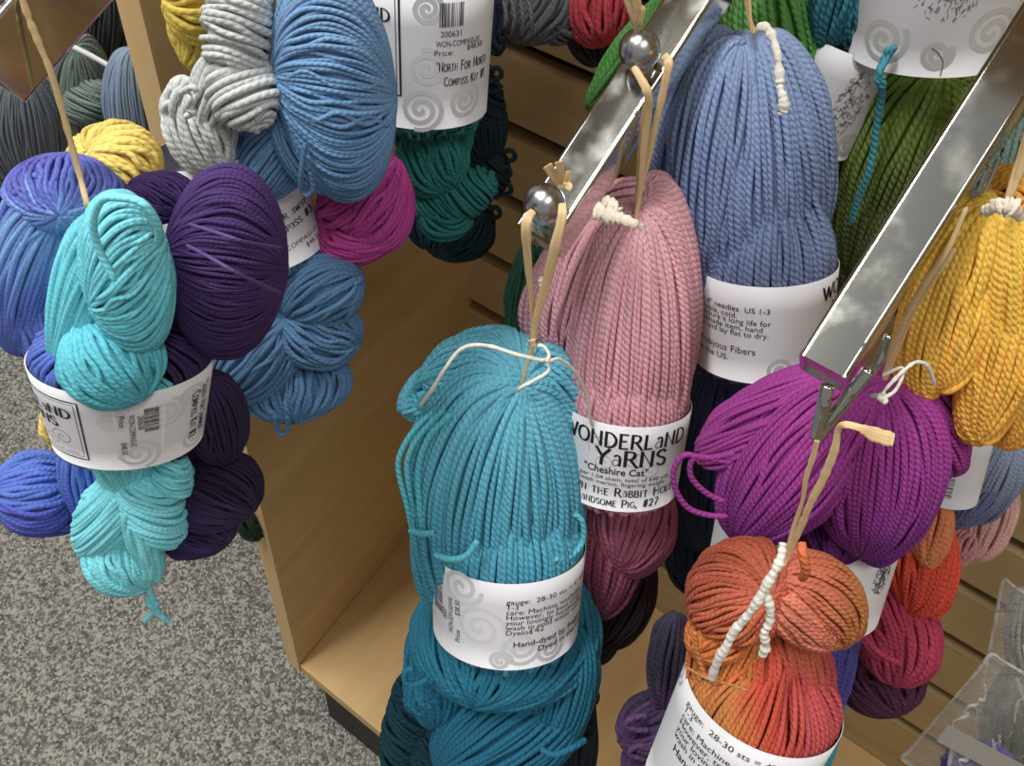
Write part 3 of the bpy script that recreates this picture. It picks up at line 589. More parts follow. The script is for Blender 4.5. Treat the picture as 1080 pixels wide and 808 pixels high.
s.done('magenta pink yarn skein tucked between the blue skein and the dark teal one', group=G2)
L = LB
L.text("'Home or away!'", 84, -6, 8.5, 8, name='title_print', right=True); L.text('Compass #3', 82, -20, 9, 8, name='title_print', right=True); L.text('WON-COMPASS-03', 80, -42, 6, 6, 'sans', name='sticker_print', right=True); L.text('$48.50', 80, -51, 6, 6, 'sans', name='sticker_print', right=True); L.text('WONDER', -78, 40, 10, name='title_print')
# ================================================================ KIT at top centre (teal green, near black teal)
G3 = 'yarn skeins in the kit with the North band'
K3 = Hang(450, 90, .385, 6)
s = Skein(K3.back(.035), [(60,(8,26,30)),(280,(8,34,40))], 4.6, strength=.7)
s.lobe(500,100,48,30,-20,'h',(.4,.8,.3)); s.lobe(508,140,45,26,10,'m',(500,95),(520,190)); s.lobe(512,185,30,26,30,'h',(.6,.7,.3),off=.004); s.lobe(480,235,40,44,30,'m',(520,190),(450,275,-1)); s.lobe(447,215,45,22,0,'m',(446,170),(450,262)); s.lobe(480,40,50,30,0,'m',(480,0),(480,90))
for a in ((521,92),(524,78),(533,182),(538,165),(534,200),(522,225)): s.strand([(a[0]-8,a[1]-5,.01),(a[0]+2,a[1]-6,.01),(a[0]+5,a[1]+2,.01),(a[0]-3,a[1]+6,.01)], 5)
s.done('near black teal yarn skein behind the dark teal one at top centre', group=G3)
LC = Band(K3, 446, 68, 72, 134, 0, .75, .012, 'white paper band at top centre with a barcode, reading North for North', taper=.03)
s = Skein(K3, [(0,(18,92,84)),(180,(26,112,106)),(240,(20,92,90))], 5.4, strength=.8)
s.lobe(462,-6,26,40,90,'m',(430,0),(505,0),off=-.01); s.lobe(458,120,70,44,2,'m',(450,60),(460,190),off=-.004); s.lobe(456,166,44,38,4,'m',(440,118),(468,202),off=.004); s.lobe(468,168,30,22,-20,'m',(458,138),(480,198),off=.012)
s.lobe(480,206,46,28,72,'h',(.75,.6,.25),off=.006); s.lobe(470,232,27,22,80,'h',(.1,.3,.95),off=.012)
LC.fill(s, -180, 180, 26, 20); s.done('dark teal green twisted yarn skein hanging below the band at top centre', group=G3)
s = Skein(K3.back(.01), (186,50,140), 5, strength=.7); s.lobe(412,-4,20,22,90,'m',(395,0),(432,0)); s.done('sliver of magenta yarn above the band at top centre', group=G3)
L = LC
L.ribbon('frame_print', [(-96,-36),(-96,92),(-23,92),(-23,-36),(-96,-36)], 2.2, (40,38,40), sharp=True); L.ribbon('frame_print', [(-92,-32),(-92,88),(-27,88),(-27,-32),(-92,-32)], .8, (60,58,60), sharp=True)
L.text('WONDERLaND', -31, 40, 12, name='title_print', right=True); L.text('YaRNS', -50, 20, 12, name='title_print', right=True)
for a in ((4,-4,20,1),(-2,-50,24,-1),(4,56,16,1),(46,-44,20,1)): L.swirl(a[0],a[1],a[2],2.3,5,a[3])
L.bars(16,38,25,24,0,16); L.text('200631', 17, 28, 6.5, 0, 'sans', name='sticker_print', fit=22); L.text('WON-COMPASS-01', 13, 18, 6.5, 0, 'sans', name='sticker_print', fit=48); L.text('Price:', 11, 9, 6, 0, 'sans', name='sticker_print', fit=20); L.text('$48.50', 46, 12, 6, 0, 'sans', name='sticker_print', fit=20)
L.text("'North For North", 14, -8, 10, 0, name='title_print', fit=62); L.text('Compass Kit #1', 22, -24, 9.5, 0, name='title_print', fit=52)
# ================================================================ far skeins on the slat wall, top centre
KB = Hang(580, 20, .535, 0); GB = 'yarn skeins far back on the slat wall'
s = Skein(KB, (84,86,92), 6, strength=.7); s.lobe(566,8,46,38,80,'m',(600,-30),(545,50,-1)); s.lobe(590,22,26,22,40,'h',(.5,.8,.3),off=.004)
for k in range(4): s.strand([(530+k*9,-5,.034),(534+k*9,20,.036),(526+k*12,38,.03)], 4.5, (112,114,120))
s.done('charcoal grey yarn skein hanging far back at the top edge', group=GB)
s = Skein(KB, (200,58,72), 6.5, strength=.5); s.lobe(632,5,44,36,20,'m',(640,-38),(640,48)); s.done('coral red yarn skein far back at the top edge, left of the middle arm', group=GB)
s = Skein(KB.back(.01), (38,36,42), 5, strength=.5); s.lobe(622,35,34,24,-15,'m',(610,5),(636,66)); s.done('black yarn skein below the coral red one, far back', group=GB)
s = Skein(KB.back(-.03), (36,46,84), 5, strength=.5); s.lobe(514,14,34,16,5,'m',(512,-15),(516,45)); s.lobe(524,40,18,10,0,'m',(520,25),(528,55),col=(20,34,44)); s.done('dark navy yarn skein just right of the band at top centre', group=GB)
s = Skein(Hang(560,300,.50,0), (24,70,52), 5, strength=.7); s.lobe(552,310,52,17,8,'m',(556,262),(540,350)); s.lobe(580,285,40,14,0,'m',(580,250),(578,320)); s.done('dark forest green yarn skein behind the raffia of the light teal skein', group=GB)
# ================================================================ neighbours beyond the side panel, far left
KL = Hang(90, 100, .50, 0); GL_ = 'dark yarn skeins beyond the cabinet side at far left'
s = Skein(KL, (84,92,100), 3.2, strength=.4); s.lobe(22,140,75,52,-8,'m',(20,75),(40,205)); s.done('slate grey fine yarn skein at far left above the periwinkle one', group=GL_)
s = Skein(KL.back(.02), (98,112,104), 3.6, strength=.5); s.lobe(88,100,70,34,-6,'m',(80,50),(95,170)); s.lobe(92,108,30,24,60,'h',(.4,.8,.3),off=.02); s.done('grey green curly yarn skein behind the end of the left arm', group=GL_)
s = Skein(KL.back(-.01), (112,132,156), 3.2, strength=.4); s.lobe(144,118,68,34,-8,'m',(140,52),(160,185)); s.done('steel blue fine yarn skein beside the upright maple edge', group=GL_)
s = Skein(KL.back(.07), (48,50,56), 3.4, strength=.4); s.lobe(105,30,70,48,15,'m',(110,-35),(100,95)); s.done('near black yarn skein above the white wire hook at upper left', group=GL_)
s = Skein(KL.back(.05), (60,66,74), 3.4, strength=.4); s.lobe(0,110,120,40,0,'m',(10,0),(10,230)); s.lobe(70,150,60,60,0,'m',(60,100),(70,210)); s.done('charcoal yarn skein furthest left, behind the slate grey one', group=GL_)
s = Skein(Hang(262,553,.40,0), (22,40,30), 5, strength=.5); s.lobe(263,552,20,13,-30,'m',(258,538),(270,568)); s.done('small dark green yarn skein low behind the purple one, beside the cabinet edge', group=GL_)
o = cord('wire_hook', KL.back(.03), [(74,48,.05),(98,60,.05),(128,77,.05)], 6, mat_plain('white_wire', (226,226,222), .3)); tag(o, 'white wire hook sticking out among the dark skeins at upper left', 'hook')
def emblem(L, x, y, w, h, seed=1):
    """a small cluster of pen hatching, printed"""
    r = random.Random(seed); V = []; Fc = []
    for i in range(150):
        a = r.uniform(0, 6.28); q = r.random()**.6; cx = x+w/2*q*math.cos(a); cy = y+h/2*q*math.sin(a); an = r.choice((.9, 1.2, -.7, 1.5))+r.uniform(-.3,.3); l = r.uniform(2, 6); t = .28
        dx, dy = math.cos(an)*l/2, math.sin(an)*l/2; nx, ny = -math.sin(an)*t, math.cos(an)*t; o = len(V)
        V += [[cx-dx-nx, cy-dy-ny], [cx+dx-nx, cy+dy-ny], [cx+dx+nx, cy+dy+ny], [cx-dx+nx, cy-dy+ny]]; Fc.append([o, o+1, o+2, o+3])
    L.put('emblem_print', np.array(V), Fc, (52,50,52))
def tagc(o, *a): return tag(o, *a)
RG = 'raffia ties looped over the arms'
# ================================================================ LIGHT TEAL gradient bunch in the middle
KT = Hang(550, 408, .306, 25)
s = Skein(KT.back(.07), [(640,(8,60,76)),(800,(8,46,60))], 6, strength=.9); s.lobe(438,770,80,34,10,'h',(.55,.75,.3)); s.lobe(470,790,60,40,20,'h',(.6,.7,.3),off=.01); s.lobe(604,760,70,24,-4,'m',(600,690),(600,830),col=(14,26,34),off=-.005)
for a in ((622,700),(626,735),(622,770)): s.strand([(a[0]-8,a[1]-6,.02),(a[0]+3,a[1]-4,.02),(a[0]+3,a[1]+5,.02),(a[0]-6,a[1]+8,.02)], 5, (14,26,34))
s.done('darkest teal yarn skein at the bottom of the light teal bunch', group='gradient yarn skeins of the light teal bunch')
s = Skein(KT.back(.02), [(600,(44,144,176)),(700,(28,120,152)),(790,(16,96,128))], 6.2, strength=1)
s.lobe(533,672,78,100,0,'m',(500,560),(500,745),egg=0,off=-.004); s.lobe(600,690,80,32,6,'m',(596,610),(590,770),off=.004); s.lobe(460,705,62,34,0,'m',(452,640),(460,770),off=.004); s.lobe(452,722,34,24,30,'m',(440,712),(470,760),off=.012)
s.lobe(538,768,88,62,62,'m',(612,700),(455,815,-1),off=.016); s.lobe(585,730,80,42,15,'m',(585,660),(560,800),off=.018)
s.strand([(436,705,.06),(428,708,.06),(427,718,.06),(436,722,.06),(452,716,.06)], 6); s.strand([(570,790,.09),(585,796,.095),(605,788,.09),(618,780,.08)], 6)
s.done('mid teal yarn skein folding out below the band of the light teal bunch', group='gradient yarn skeins of the light teal bunch')
LT = Band(KT, 533, 663, 79, 86, 2, .9, .006, 'white paper band on the light teal skein, printed with gauge and care lines', taper=.03)
s = Skein(KT, [(345,(92,184,210)),(480,(88,178,204)),(560,(70,162,190)),(640,(56,146,176))], 6.5, strength=1.1, jit=1.3)
s.lobe(478,405,62,34,62,'m',(545,395),(415,440,-1),off=-.006); s.lobe(500,385,58,34,70,'m',(556,392),(440,400,-1),off=.002); s.lobe(590,410,52,30,-30,'m',(556,395),(612,470,-1),off=-.002)
s.lobe(524,512,167,93,0,'m',(551,408),(533,700),off=.0,fill=1.05,flat=.78); s.lobe(470,520,118,34,6,'m',(520,418),(478,625),off=.006); s.lobe(555,525,132,46,2,'m',(552,412),(548,660),off=.010); s.lobe(498,535,118,44,9,'m',(540,422),(492,660),off=.010)
for pts in ([(462,428,.02),(436,455,.02),(422,480,.02),(421,500,.02),(431,540,.02),(440,590,.01)], [(470,430,.024),(444,458,.024),(430,485,.024),(432,515,.024),(440,550,.02)], [(476,436,.03),(452,462,.03),(441,500,.03),(446,560,.03),(456,600,.02)], [(440,425,.02),(436,412,.02),(446,400,.03),(470,392,.035)], [(442,432,.02),(446,420,.025),(462,410,.035)],
            [(602,540,.02),(614,550,.02),(614,572,.02),(600,588,.03),(584,590,.04)], [(432,560,.03),(446,563,.04),(458,562,.045)], [(458,585,.045),(475,590,.055),(492,586,.06),(504,570,.06)]): s.strand(pts, 6.4, (74,184,202))
LT.fill(s, -180, 180, 70, 18, .62, bulge=.0); teal = s.done('light teal yarn skein in the middle, white cotton tied across its crown', group='gradient yarn skeins of the light teal bunch')
cord('cotton_tie', KT, [(443,428,.040),(455,412,.052),(470,388,.058),(484,370,.056),(500,364,.056),(520,366,.058),(545,374,.062),(572,380,.058),(580,376,.058)], 4.2, cotton, teal, rough=.06)['label'] = 'thin white cotton tie'
cord('cotton_tie', KT, [(578,381,.058),(578,392,.06),(562,402,.062),(549,409,.062),(547,413,.058)], 4.2, cotton, teal, rough=.06)['label'] = 'thin white cotton tie'
cord('cotton_tie', KT, [(567,364,.058),(574,366,.058),(579,374,.06),(578,381,.062),(590,379,.056),(606,392,.046),(618,415,.034),(622,440,.026),(626,450,.02)], 4.2, cotton, teal, rough=.06)['label'] = 'thin white cotton tie'
L = LT
for i, t in enumerate(('gauge:  28-30 sts = 4" needles US', '1-3', 'care: Machine washable, cold.', 'However, to best ensure a long', 'your lovingly handmade item,', 'wash in cold water and lay flat', 'Dyelot')): L.text(t, 0, 30-i*6.4, 6.2, 0, 'sans', stretch=1.15)
L.text('142', 24, -9, 8, 6, 'sans', (96,52,44)); L.text('Hand-dyed by Frabjous Fibers', 8, -24, 7.2, 2, 'sans', bold=.012, stretch=1.1); L.text('Dyed in the US', 34, -33, 7.2, 2, 'sans', bold=.012, stretch=1.1)
for a in ((-46,40,22,1),(-26,-4,26,-1),(16,-26,22,1),(48,-34,16,1),(-4,-42,12,-1)): L.swirl(a[0],a[1],a[2],2,4.5,a[3])
L.bars(-90,24,34,17,-90,16); L.text('2007', -66, -12, 6.5, 90, 'sans', name='sticker_print', fit=14); L.text('WON-3DP-UGHWI', -57, -24, 6.5, 90, 'sans', name='sticker_print', fit=44); L.text('Price', -48, -32, 6.5, 90, 'sans', name='sticker_print', fit=16); L.text('$38.50', -48, 2, 6.5, 90, 'sans', name='sticker_print', fit=19)
# raffia over the front ball
KR = Hang(575, 215, .290, 0)
mb = MB()
def blade(mb, hang, pts, wpx, flat=.28, rough=.06, m=10):
    p = np.array([hang.P(q[0], q[1], q[2] if len(q) > 2 else 0) for q in pts]); c = curve(p, max(16, len(p)*12))[None]; px = (p[0]@R[2])/F
    ww = np.array([q[3] if len(q) > 3 else wpx for q in pts]); w_ = np.interp(np.linspace(0, len(pts)-1, c.shape[1]), np.arange(len(pts)), ww)
    nr = -c/np.linalg.norm(c, axis=2, keepdims=True); tube_grid(mb, c, w_*px/2*(1+rough*smoothnoise(1, c.shape[1], c.shape[1]//3)), nr, m, False, None, flat=flat)
blade(mb, KR, [(563,222,-.004,8),(556,232,.002,12),(555,250,.004,11),(558,290,0,8),(562,330,-.002,6),(562,362,0,6)], 9)
blade(mb, KR, [(592,214,-.004,8),(593,228,.002,11),(586,258,.006,12),(576,300,.004,11),(566,335,.002,9),(562,362,.002,7),(556,385,.004,5),(550,406,.008,4)], 10)
blade(mb, KR, [(561,358,.003,9),(563,366,.004,6)], 8)
o = mb.build('raffia_loop', raf, None, KR.P(565,300)); tag(o, 'raffia loop over the front ball holding the light teal skein', 'raffia tie', RG)
mb = MB(); 
for p in ([(590,196,.002,5),(584,186,.004,9),(577,174,.006,12)], [(590,198,.002,5),(592,186,.006,8),(589,170,.008,9)], [(588,198,.002,6),(598,190,.004,9),(600,180,.004,6)], [(588,196,.003,6),(600,196,.006,8),(598,200,.008,7)]): blade(mb, Hang(585,190,.30,0), p, 9, .2)
o = mb.build('raffia_knot', raf, None, Hang(585,190,.30,0).P(588,190)); tag(o, 'knotted raffia ends sticking up behind the front ball', 'raffia tie', RG)
# ================================================================ PINK bunch
KP = Hang(668, 235, .352, 22)
s = Skein(KP.back(.03), [(520,(90,40,64)),(600,(44,20,32)),(700,(16,9,12))], 5.5, strength=.7); s.lobe(650,625,62,42,14,'m',(672,560),(625,680)); s.lobe(632,640,60,28,0,'m',(630,580),(622,700),off=.002)
for a in ((634,668),(642,660),(652,652),(664,640),(672,634),(650,664),(682,636),(626,676)): s.strand([(a[0]-14,a[1]-22,.01),(a[0]-4,a[1]-8,.014),(a[0]+2,a[1]+4,.012),(a[0]+1,a[1]+9,.01)], 6, (16,10,13))
s.done('near black maroon yarn skein with frayed ends at the bottom of the pink bunch', group='gradient yarn skeins of the pink bunch')
s = Skein(KP.back(.012), [(500,(206,120,142)),(570,(178,88,114)),(620,(124,54,82)),(660,(92,38,62))], 6.4, strength=1); s.lobe(665,548,62,48,4,'m',(672,470),(650,600)); s.lobe(640,590,62,36,8,'m',(650,520),(630,650),off=.002)
s.done('dusty rose yarn skein coming out below the band of the pink bunch', group='gradient yarn skeins of the pink bunch')
LP = Band(KP, 652, 496, 66, 88, 6, .85, .008, 'white paper band on the pink skein, reading Wonderland Yarns', taper=.05)
s = Skein(KP, [(180,(228,164,174)),(330,(226,160,172)),(450,(222,150,164)),(540,(204,124,144))], 6.1, strength=1.05)
s.lobe(604,300,82,44,28,'m',(645,225),(596,385,-1),off=-.012); s.lobe(668,206,38,18,86,'m',(634,228),(705,222),off=-.008); s.lobe(700,300,120,40,-4,'m',(672,226),(700,440,-1),off=-.004)
s.lobe(655,450,90,64,5,'m',(655,370),(655,530),off=.004); s.lobe(665,372,165,67,5,'m',(676,222),(655,560),off=.004,fill=1.05); s.lobe(646,360,138,44,8,'m',(666,228),(632,510),off=.006)
LP.fill(s, -180, 180, 70, 18, .62, bulge=.0); pink = s.done('pale pink thick yarn skein behind the light teal one, cream cotton at its crown', group='gradient yarn skeins of the pink bunch')
for pts in ([(628,222,.05,16),(640,226,.056,16),(654,230,.06,13),(668,236,.062,9),(678,240,.06,6)], [(636,212,.044,10),(646,216,.05,12),(652,224,.055,10)], [(571,292,.04,8),(573,300,.04,9),(574,306,.04,5)]):
    mb = MB(); blade(mb, KP, pts, 10, .5, .25, 10); mb.build('cotton_tie', cream, pink)['label'] = 'frayed cream cotton tie'
L = LP
L.text('WONDERLaND', 72, 26, 16.5, 0, name='title_print', small=.85, right=True, fit=134); L.text('YaRNS', -24, 5, 18, 0, name='title_print', small=.78)
L.text('"Cheshire Cat"', -36, -6, 8.5, 0, 'sans', bold=.02, fit=66); L.text('2 oz per 1.04 skein, total of 640 yds', -56, -13.5, 5, 0, 'sans', fit=112); L.text('superwash merino, fingering weight', -56, -19.5, 5, 0, 'sans', fit=108)
L.ribbon('rule_print', [(-70,-11),(78,-9)], .6, (60,58,60), sharp=True) if False else None
L.text('Down the Rabbit Hole', 66, -32, 10, 0, name='title_print', fit=128, right=True); L.text('Handsome Pig, #27', 48, -45, 9, 0, name='title_print', fit=92, right=True)
for a in ((-20,24,13,1),(16,14,11,-1),(-14,6,10,1),(34,0,10,-1)): L.swirl(a[0],a[1],a[2],1.6,1.0,a[3],rgb=(196,196,198))
KR2 = Hang(680, 90, .345, 0); mb = MB()
blade(mb, KR2, [(668,70,0,7),(674,80,.004,9),(683,98,.008,10),(684,120,.006,8),(680,150,.004,9),(676,190,.002,8),(671,222,.002,6),(668,236,.006,5)], 9)
blade(mb, KR2, [(700,58,-.004,9),(705,66,.002,10),(701,90,.004,9),(692,130,.004,8),(684,165,.002,8),(675,205,.002,6),(670,232,.006,5)], 9)
blade(mb, KR2, [(682,110,.002,7),(677,140,.0,8),(675,170,0,7),(672,215,0,6)], 7)
o = mb.build('raffia_loop', raf, None, KR2.P(684,150)); tag(o, 'raffia loop over the upper ball holding the pale pink skein', 'raffia tie', RG)
mb = MB(); KQ = Hang(668, 10, .37, 0); 
for p in ([(672,28,0,9),(666,10,.004,10),(657,-8,.006,6)], [(674,28,0,9),(672,8,.004,12),(668,-6,.006,9)], [(674,26,.002,7),(678,12,.004,6),(676,6,.004,4)]): blade(mb, KQ, p, 9, .25)
o = mb.build('raffia_knot', raf, None, KQ.P(670,10)); tag(o, 'raffia ends standing up behind the upper ball', 'raffia tie', RG)
# ================================================================ PERIWINKLE GREY-BLUE bunch
KB2 = Hang(792, 36, .405, 18)
s = Skein(KB2.back(.025), [(380,(66,80,118)),(460,(42,54,86)),(560,(26,34,56)),(640,(22,28,42))], 6.2, strength=.8); s.lobe(762,470,125,58,6,'m',(785,350),(742,620)); s.lobe(738,580,48,32,10,'m',(745,530),(735,625)); s.lobe(726,560,60,26,4,'m',(735,500),(720,625),off=-.004)
s.strand([(710,608,.01),(718,620,.012),(728,626,.012),(738,620,.012)], 5); s.done('navy blue yarn skein below the band of the dusty blue bunch', group='gradient yarn skeins of the dusty blue bunch')
LD = Band(KB2, 804, 356, 71, 98, 3, .85, .006, 'white paper band on the dusty blue skein, printed with care lines', taper=.0, colr=(228,222,230))
s = Skein(KB2, [(30,(136,160,204)),(200,(118,140,188)),(300,(104,122,166)),(400,(84,100,144))], 6.3, strength=1.1, jit=1.6)
s.lobe(735,130,105,50,14,'m',(775,40),(700,230,-1),off=-.016); s.lobe(830,150,118,50,-8,'m',(798,38),(850,270,-1),off=-.006)
s.lobe(788,203,167,85,-2,'m',(793,38),(803,370),off=-.004,fill=1.05,flat=.78); s.lobe(755,170,130,50,6,'m',(786,42),(750,310),off=.006); s.lobe(815,230,100,38,4,'m',(830,120),(805,330),off=.010)
LD.fill(s, -180, 180, 80, 14, .5, bulge=.0); blue = s.done('dusty blue yarn skein behind the pale pink one, white cotton hanging from its crown', group='gradient yarn skeins of the dusty blue bunch')
mb = MB(); blade(mb, KB2, [(798,32,.066,7),(806,28,.068,10),(814,38,.070,9),(820,58,.074,8),(822,80,.076,11),(823,94,.078,7),(826,104,.08,11),(826,116,.08,13),(822,121,.08,6)], 9, .7, .15, 10); mb.build('cotton_tie', cotton, blue)['label'] = 'thick white cotton tie'
L = LD
for i, t in enumerate(('gauge: 28-30 sts = 4" needles  US 1-3', 'care: Machine washable, cold.', 'However, to best ensure a long life for', 'your lovingly handmade item, hand', 'wash in cold water and lay flat to dry.')): L.text(t, (6,-26,8,0,6)[i], 26-i*6.8, 6.2, -1, 'sans', right=True, stretch=1.1)
L.text('Hand-dyed by Frabjous Fibers', -6, -21, 8, -1, 'sans', right=True); L.text('Dyed in the US.', -34, -31, 6.8, -1, 'sans', right=True, stretch=1.1)
L.text('WONDERLaND', 62, 30, 15, 4, name='title_print'); L.text('YaRNS', 78, 10, 15, 0, name='title_print'); L.text('per 1.04 skein', 72, -6, 5, 0, 'sans'); L.swirl(20,-38,14,1.8,4,rgb=(216,210,218))
KR3 = Hang(790, 10, .40, 0); mb = MB(); blade(mb, KR3, [(786,-60,0),(787,-10,0),(790,15,.002),(795,36,.006)], 6, .5); blade(mb, KR3, [(792,-60,0),(790,-10,.002),(793,36,.006)], 4, .5)
o = mb.build('raffia_loop', raf, None, KR3.P(790,0)); tag(o, 'thin raffia strand at the top edge holding the dusty blue skein', 'raffia tie', RG)
# ================================================================ GREEN / TEAL bunch at top
KG = Hang(815, 20, .475, 5); GG = 'yarn skeins of the green and teal bunch at the top'
s = Skein(KG, [(0,(96,166,72)),(90,(70,140,58)),(160,(52,108,46))], 6.6, strength=1.1)
s.lobe(820,35,80,62,-6,'m',(815,-45),(860,130)); s.lobe(858,85,80,26,6,'m',(860,0),(862,160),off=.004)
s.lobe(670,52,80,20,38,'m',(708,-10),(615,118),off=.01); s.lobe(676,115,100,14,28,'m',(690,40),(625,215),off=-.0); 
s.done('grass green thick yarn skein at the top, passing behind the middle arm', group=GG)
s = Skein(KG.back(-.012), [(0,(40,112,128)),(60,(34,96,112)),(150,(30,120,140)),(270,(24,98,118))], 6.6, strength=1)
s.lobe(925,2,60,52,70,'m',(925,-50),(900,60)); s.lobe(886,-5,64,34,20,'m',(905,-60),(870,55),off=.004); s.lobe(884,205,80,22,4,'m',(888,140),(880,285),off=-.03)
s.strand([(944,48,.05),(936,60,.05),(928,75,.055),(928,85,.055),(930,100,.052),(925,130,.05),(921,160,.05),(915,185,.05),(905,210,.045),(898,235,.04)], 7.5, (60,158,176)); s.strand([(938,50,.05),(932,62,.05),(925,82,.055),(932,92,.056),(930,80,.056)], 6, (60,158,176))
s.done('deep teal yarn skein at the top right with one long loose strand', group=GG)
KO = Hang(945, 170, .455, 5)
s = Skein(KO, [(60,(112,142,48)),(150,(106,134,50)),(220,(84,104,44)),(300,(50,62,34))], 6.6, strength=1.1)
s.lobe(950,150,125,72,14,'m',(1000,62),(905,280),off=0,fill=1.05); s.lobe(935,190,110,48,22,'m',(985,70),(895,290),off=.008); s.lobe(905,265,60,34,10,'m',(920,210),(890,320),off=.004); s.lobe(1010,70,80,50,20,'m',(1030,0),(985,150),off=-.01)
s.done('olive green thick yarn skein between the blue skein and the right arm', group=GG)
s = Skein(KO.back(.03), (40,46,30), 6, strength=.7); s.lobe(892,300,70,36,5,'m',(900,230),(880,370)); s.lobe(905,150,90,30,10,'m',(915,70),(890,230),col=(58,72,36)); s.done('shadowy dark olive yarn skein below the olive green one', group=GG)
L = Band(KO.back(-.004), 985, 18, 82, 120, 12, .7, .016, 'white paper band on the olive skein at the top right', taper=0)
emblem(L, 8, 22, 66, 54, 3); 
for a in ((-46,-30,26,1),(60,-20,26,-1),(10,-40,16,1)): L.swirl(a[0],a[1],a[2],2.1,6,a[3],rgb=(214,214,212))
L.ribbon('band_slit', [(18,-62),(18,-48),(12,-38),(4,-32)], 1.0, (110,108,104), .0004)
L = Band(KG.back(-.02), 872, 112, 44, 105, 24, .7, -.002, 'narrow white paper band beside the dusty blue skein at the top', taper=0)
emblem(L, 22, 6, 30, 76, 5); L.swirl(20,60,18,2,5,rgb=(214,214,212)); L.swirl(40,-36,14,2,5,rgb=(214,214,212))
# ================================================================ MAGENTA PURPLE bunch
KM = Hang(930, 405, .262, 20); GM = 'gradient yarn skeins of the magenta bunch'
def hooks(root, hang, pts, w=8):
    p = np.array([hang.P(*q) for q in pts]); c = curve(p, len(p)*10)[None]; px = p[0]@R[2]/F; mb = MB(); nr = -c/np.linalg.norm(c, axis=2, keepdims=True); tube_grid(mb, c, w*px/2, nr, 12); return mb.build('wire_hook', chrome, root)
KH = Hang(862, 464, .200, 0)
s = Skein(KM.back(.07), [(540,(74,22,42)),(700,(84,34,62)),(760,(64,28,52))], 6, strength=.9); s.lobe(928,708,50,50,60,'m',(900,660),(955,760,-1)); s.lobe(905,690,40,30,30,'m',(898,650),(905,745)); s.lobe(925,620,46,28,10,'m',(930,570),(915,670),off=-.004,col=(70,18,36))
s.done('dark plum yarn skein lowest beneath the crimson one', group=GM)
s = Skein(KM.back(.055), [(600,(176,44,74)),(720,(170,44,76))], 6.2, strength=1); s.lobe(948,672,52,46,-8,'m',(925,615),(940,735,-1)); s.lobe(930,655,46,36,-12,'m',(912,612),(945,708),off=.004); s.strand([(912,632,.05),(906,650,.05),(912,672,.052),(930,690,.055),(950,700,.05)], 6)
s.done('crimson yarn skein between the orange red one and the dark plum one', group=GM)
s = Skein(KM.back(.05), [(540,(226,70,42)),(640,(222,62,40))], 6.4, strength=1); s.lobe(970,585,66,40,-4,'m',(975,520),(955,650)); s.lobe(985,595,56,26,0,'m',(995,540),(975,652),off=.002); s.done('bright orange red yarn skein right of the magenta skein', group=GM)
s = Skein(KM.back(.04), [(520,(96,58,150)),(620,(86,62,156)),(680,(72,66,150))], 6, strength=1); s.lobe(822,568,40,55,0,'m',(800,540),(850,610)); s.lobe(862,630,75,40,-20,'m',(840,570),(885,690),off=-.004); s.lobe(868,680,95,34,4,'m',(872,590),(870,755)); s.done('violet blue yarn skein glimpsed between the magenta and rust skeins', group=GM)
s = Skein(KM.back(.045), (58,150,184), 6, strength=1); s.lobe(862,770,66,24,14,'m',(880,700),(845,830)); s.strand([(858,790,.05),(862,800,.05),(864,812,.05)], 6); s.done('sky blue yarn skein at the bottom right of the rust skein', group=GM)
s = Skein(KM, [(380,(158,48,140)),(480,(152,44,134)),(590,(118,38,130))], 5.8, strength=1.05, jit=1.2)
s.lobe(820,440,95,42,62,'m',(925,402),(750,470,-1),off=-.01); s.lobe(838,485,104,66,38,'m',(918,404),(775,575,-1),off=.0); s.lobe(975,440,70,38,-30,'m',(932,398),(1000,500,-1),off=-.004)
s.lobe(928,490,98,72,8,'m',(928,404),(905,590,-1),off=.004,fill=1.05); s.lobe(950,510,90,42,20,'m',(940,410),(905,595),off=.008,col=[(400,(134,38,140)),(560,(116,36,142)),(600,(104,40,140))]); s.lobe(870,470,96,44,36,'m',(926,404),(800,575),off=.008)
s.lobe(880,560,34,40,0,'m',(880,520),(880,600),off=-.01,col=(84,26,96))
for pts in ([(775,478,.03),(745,483,.03),(722,480,.03),(711,495,.03),(712,515,.03),(725,535,.03),(745,543,.03),(768,545,.03)], [(772,488,.03),(750,484,.03),(735,482,.03),(728,490,.03),(730,505,.03),(745,520,.03),(765,530,.03)]): s.strand(pts, 6, (142,40,130))
mag = s.done('large magenta purple yarn skein behind the wire hooks of the right arm', group=GM)
mb = MB(); blade(mb, KM, [(918,417,.05,4),(927,418,.055,7),(933,422,.057,8),(932,414,.056,4),(940,404,.056,4),(952,392,.054,4),(966,382,.05,4),(978,386,.046,5),(984,400,.042,4),(986,406,.04,3)], 5, .8, .12); blade(mb, KM, [(932,420,.057,4),(944,412,.056,4),(952,396,.054,4),(950,388,.05,4),(930,396,.05,4)], 4, .8)
mb.build('cotton_tie', cotton, mag)['label'] = 'thin white cotton tie'
L = Band(KM.back(.03), 834, 622, 92, 92, 14, .7, 0, 'white paper band below the magenta skein, mostly hidden by the rust skein', taper=0)
emblem(L, 88, 24, 20, 50, 9)
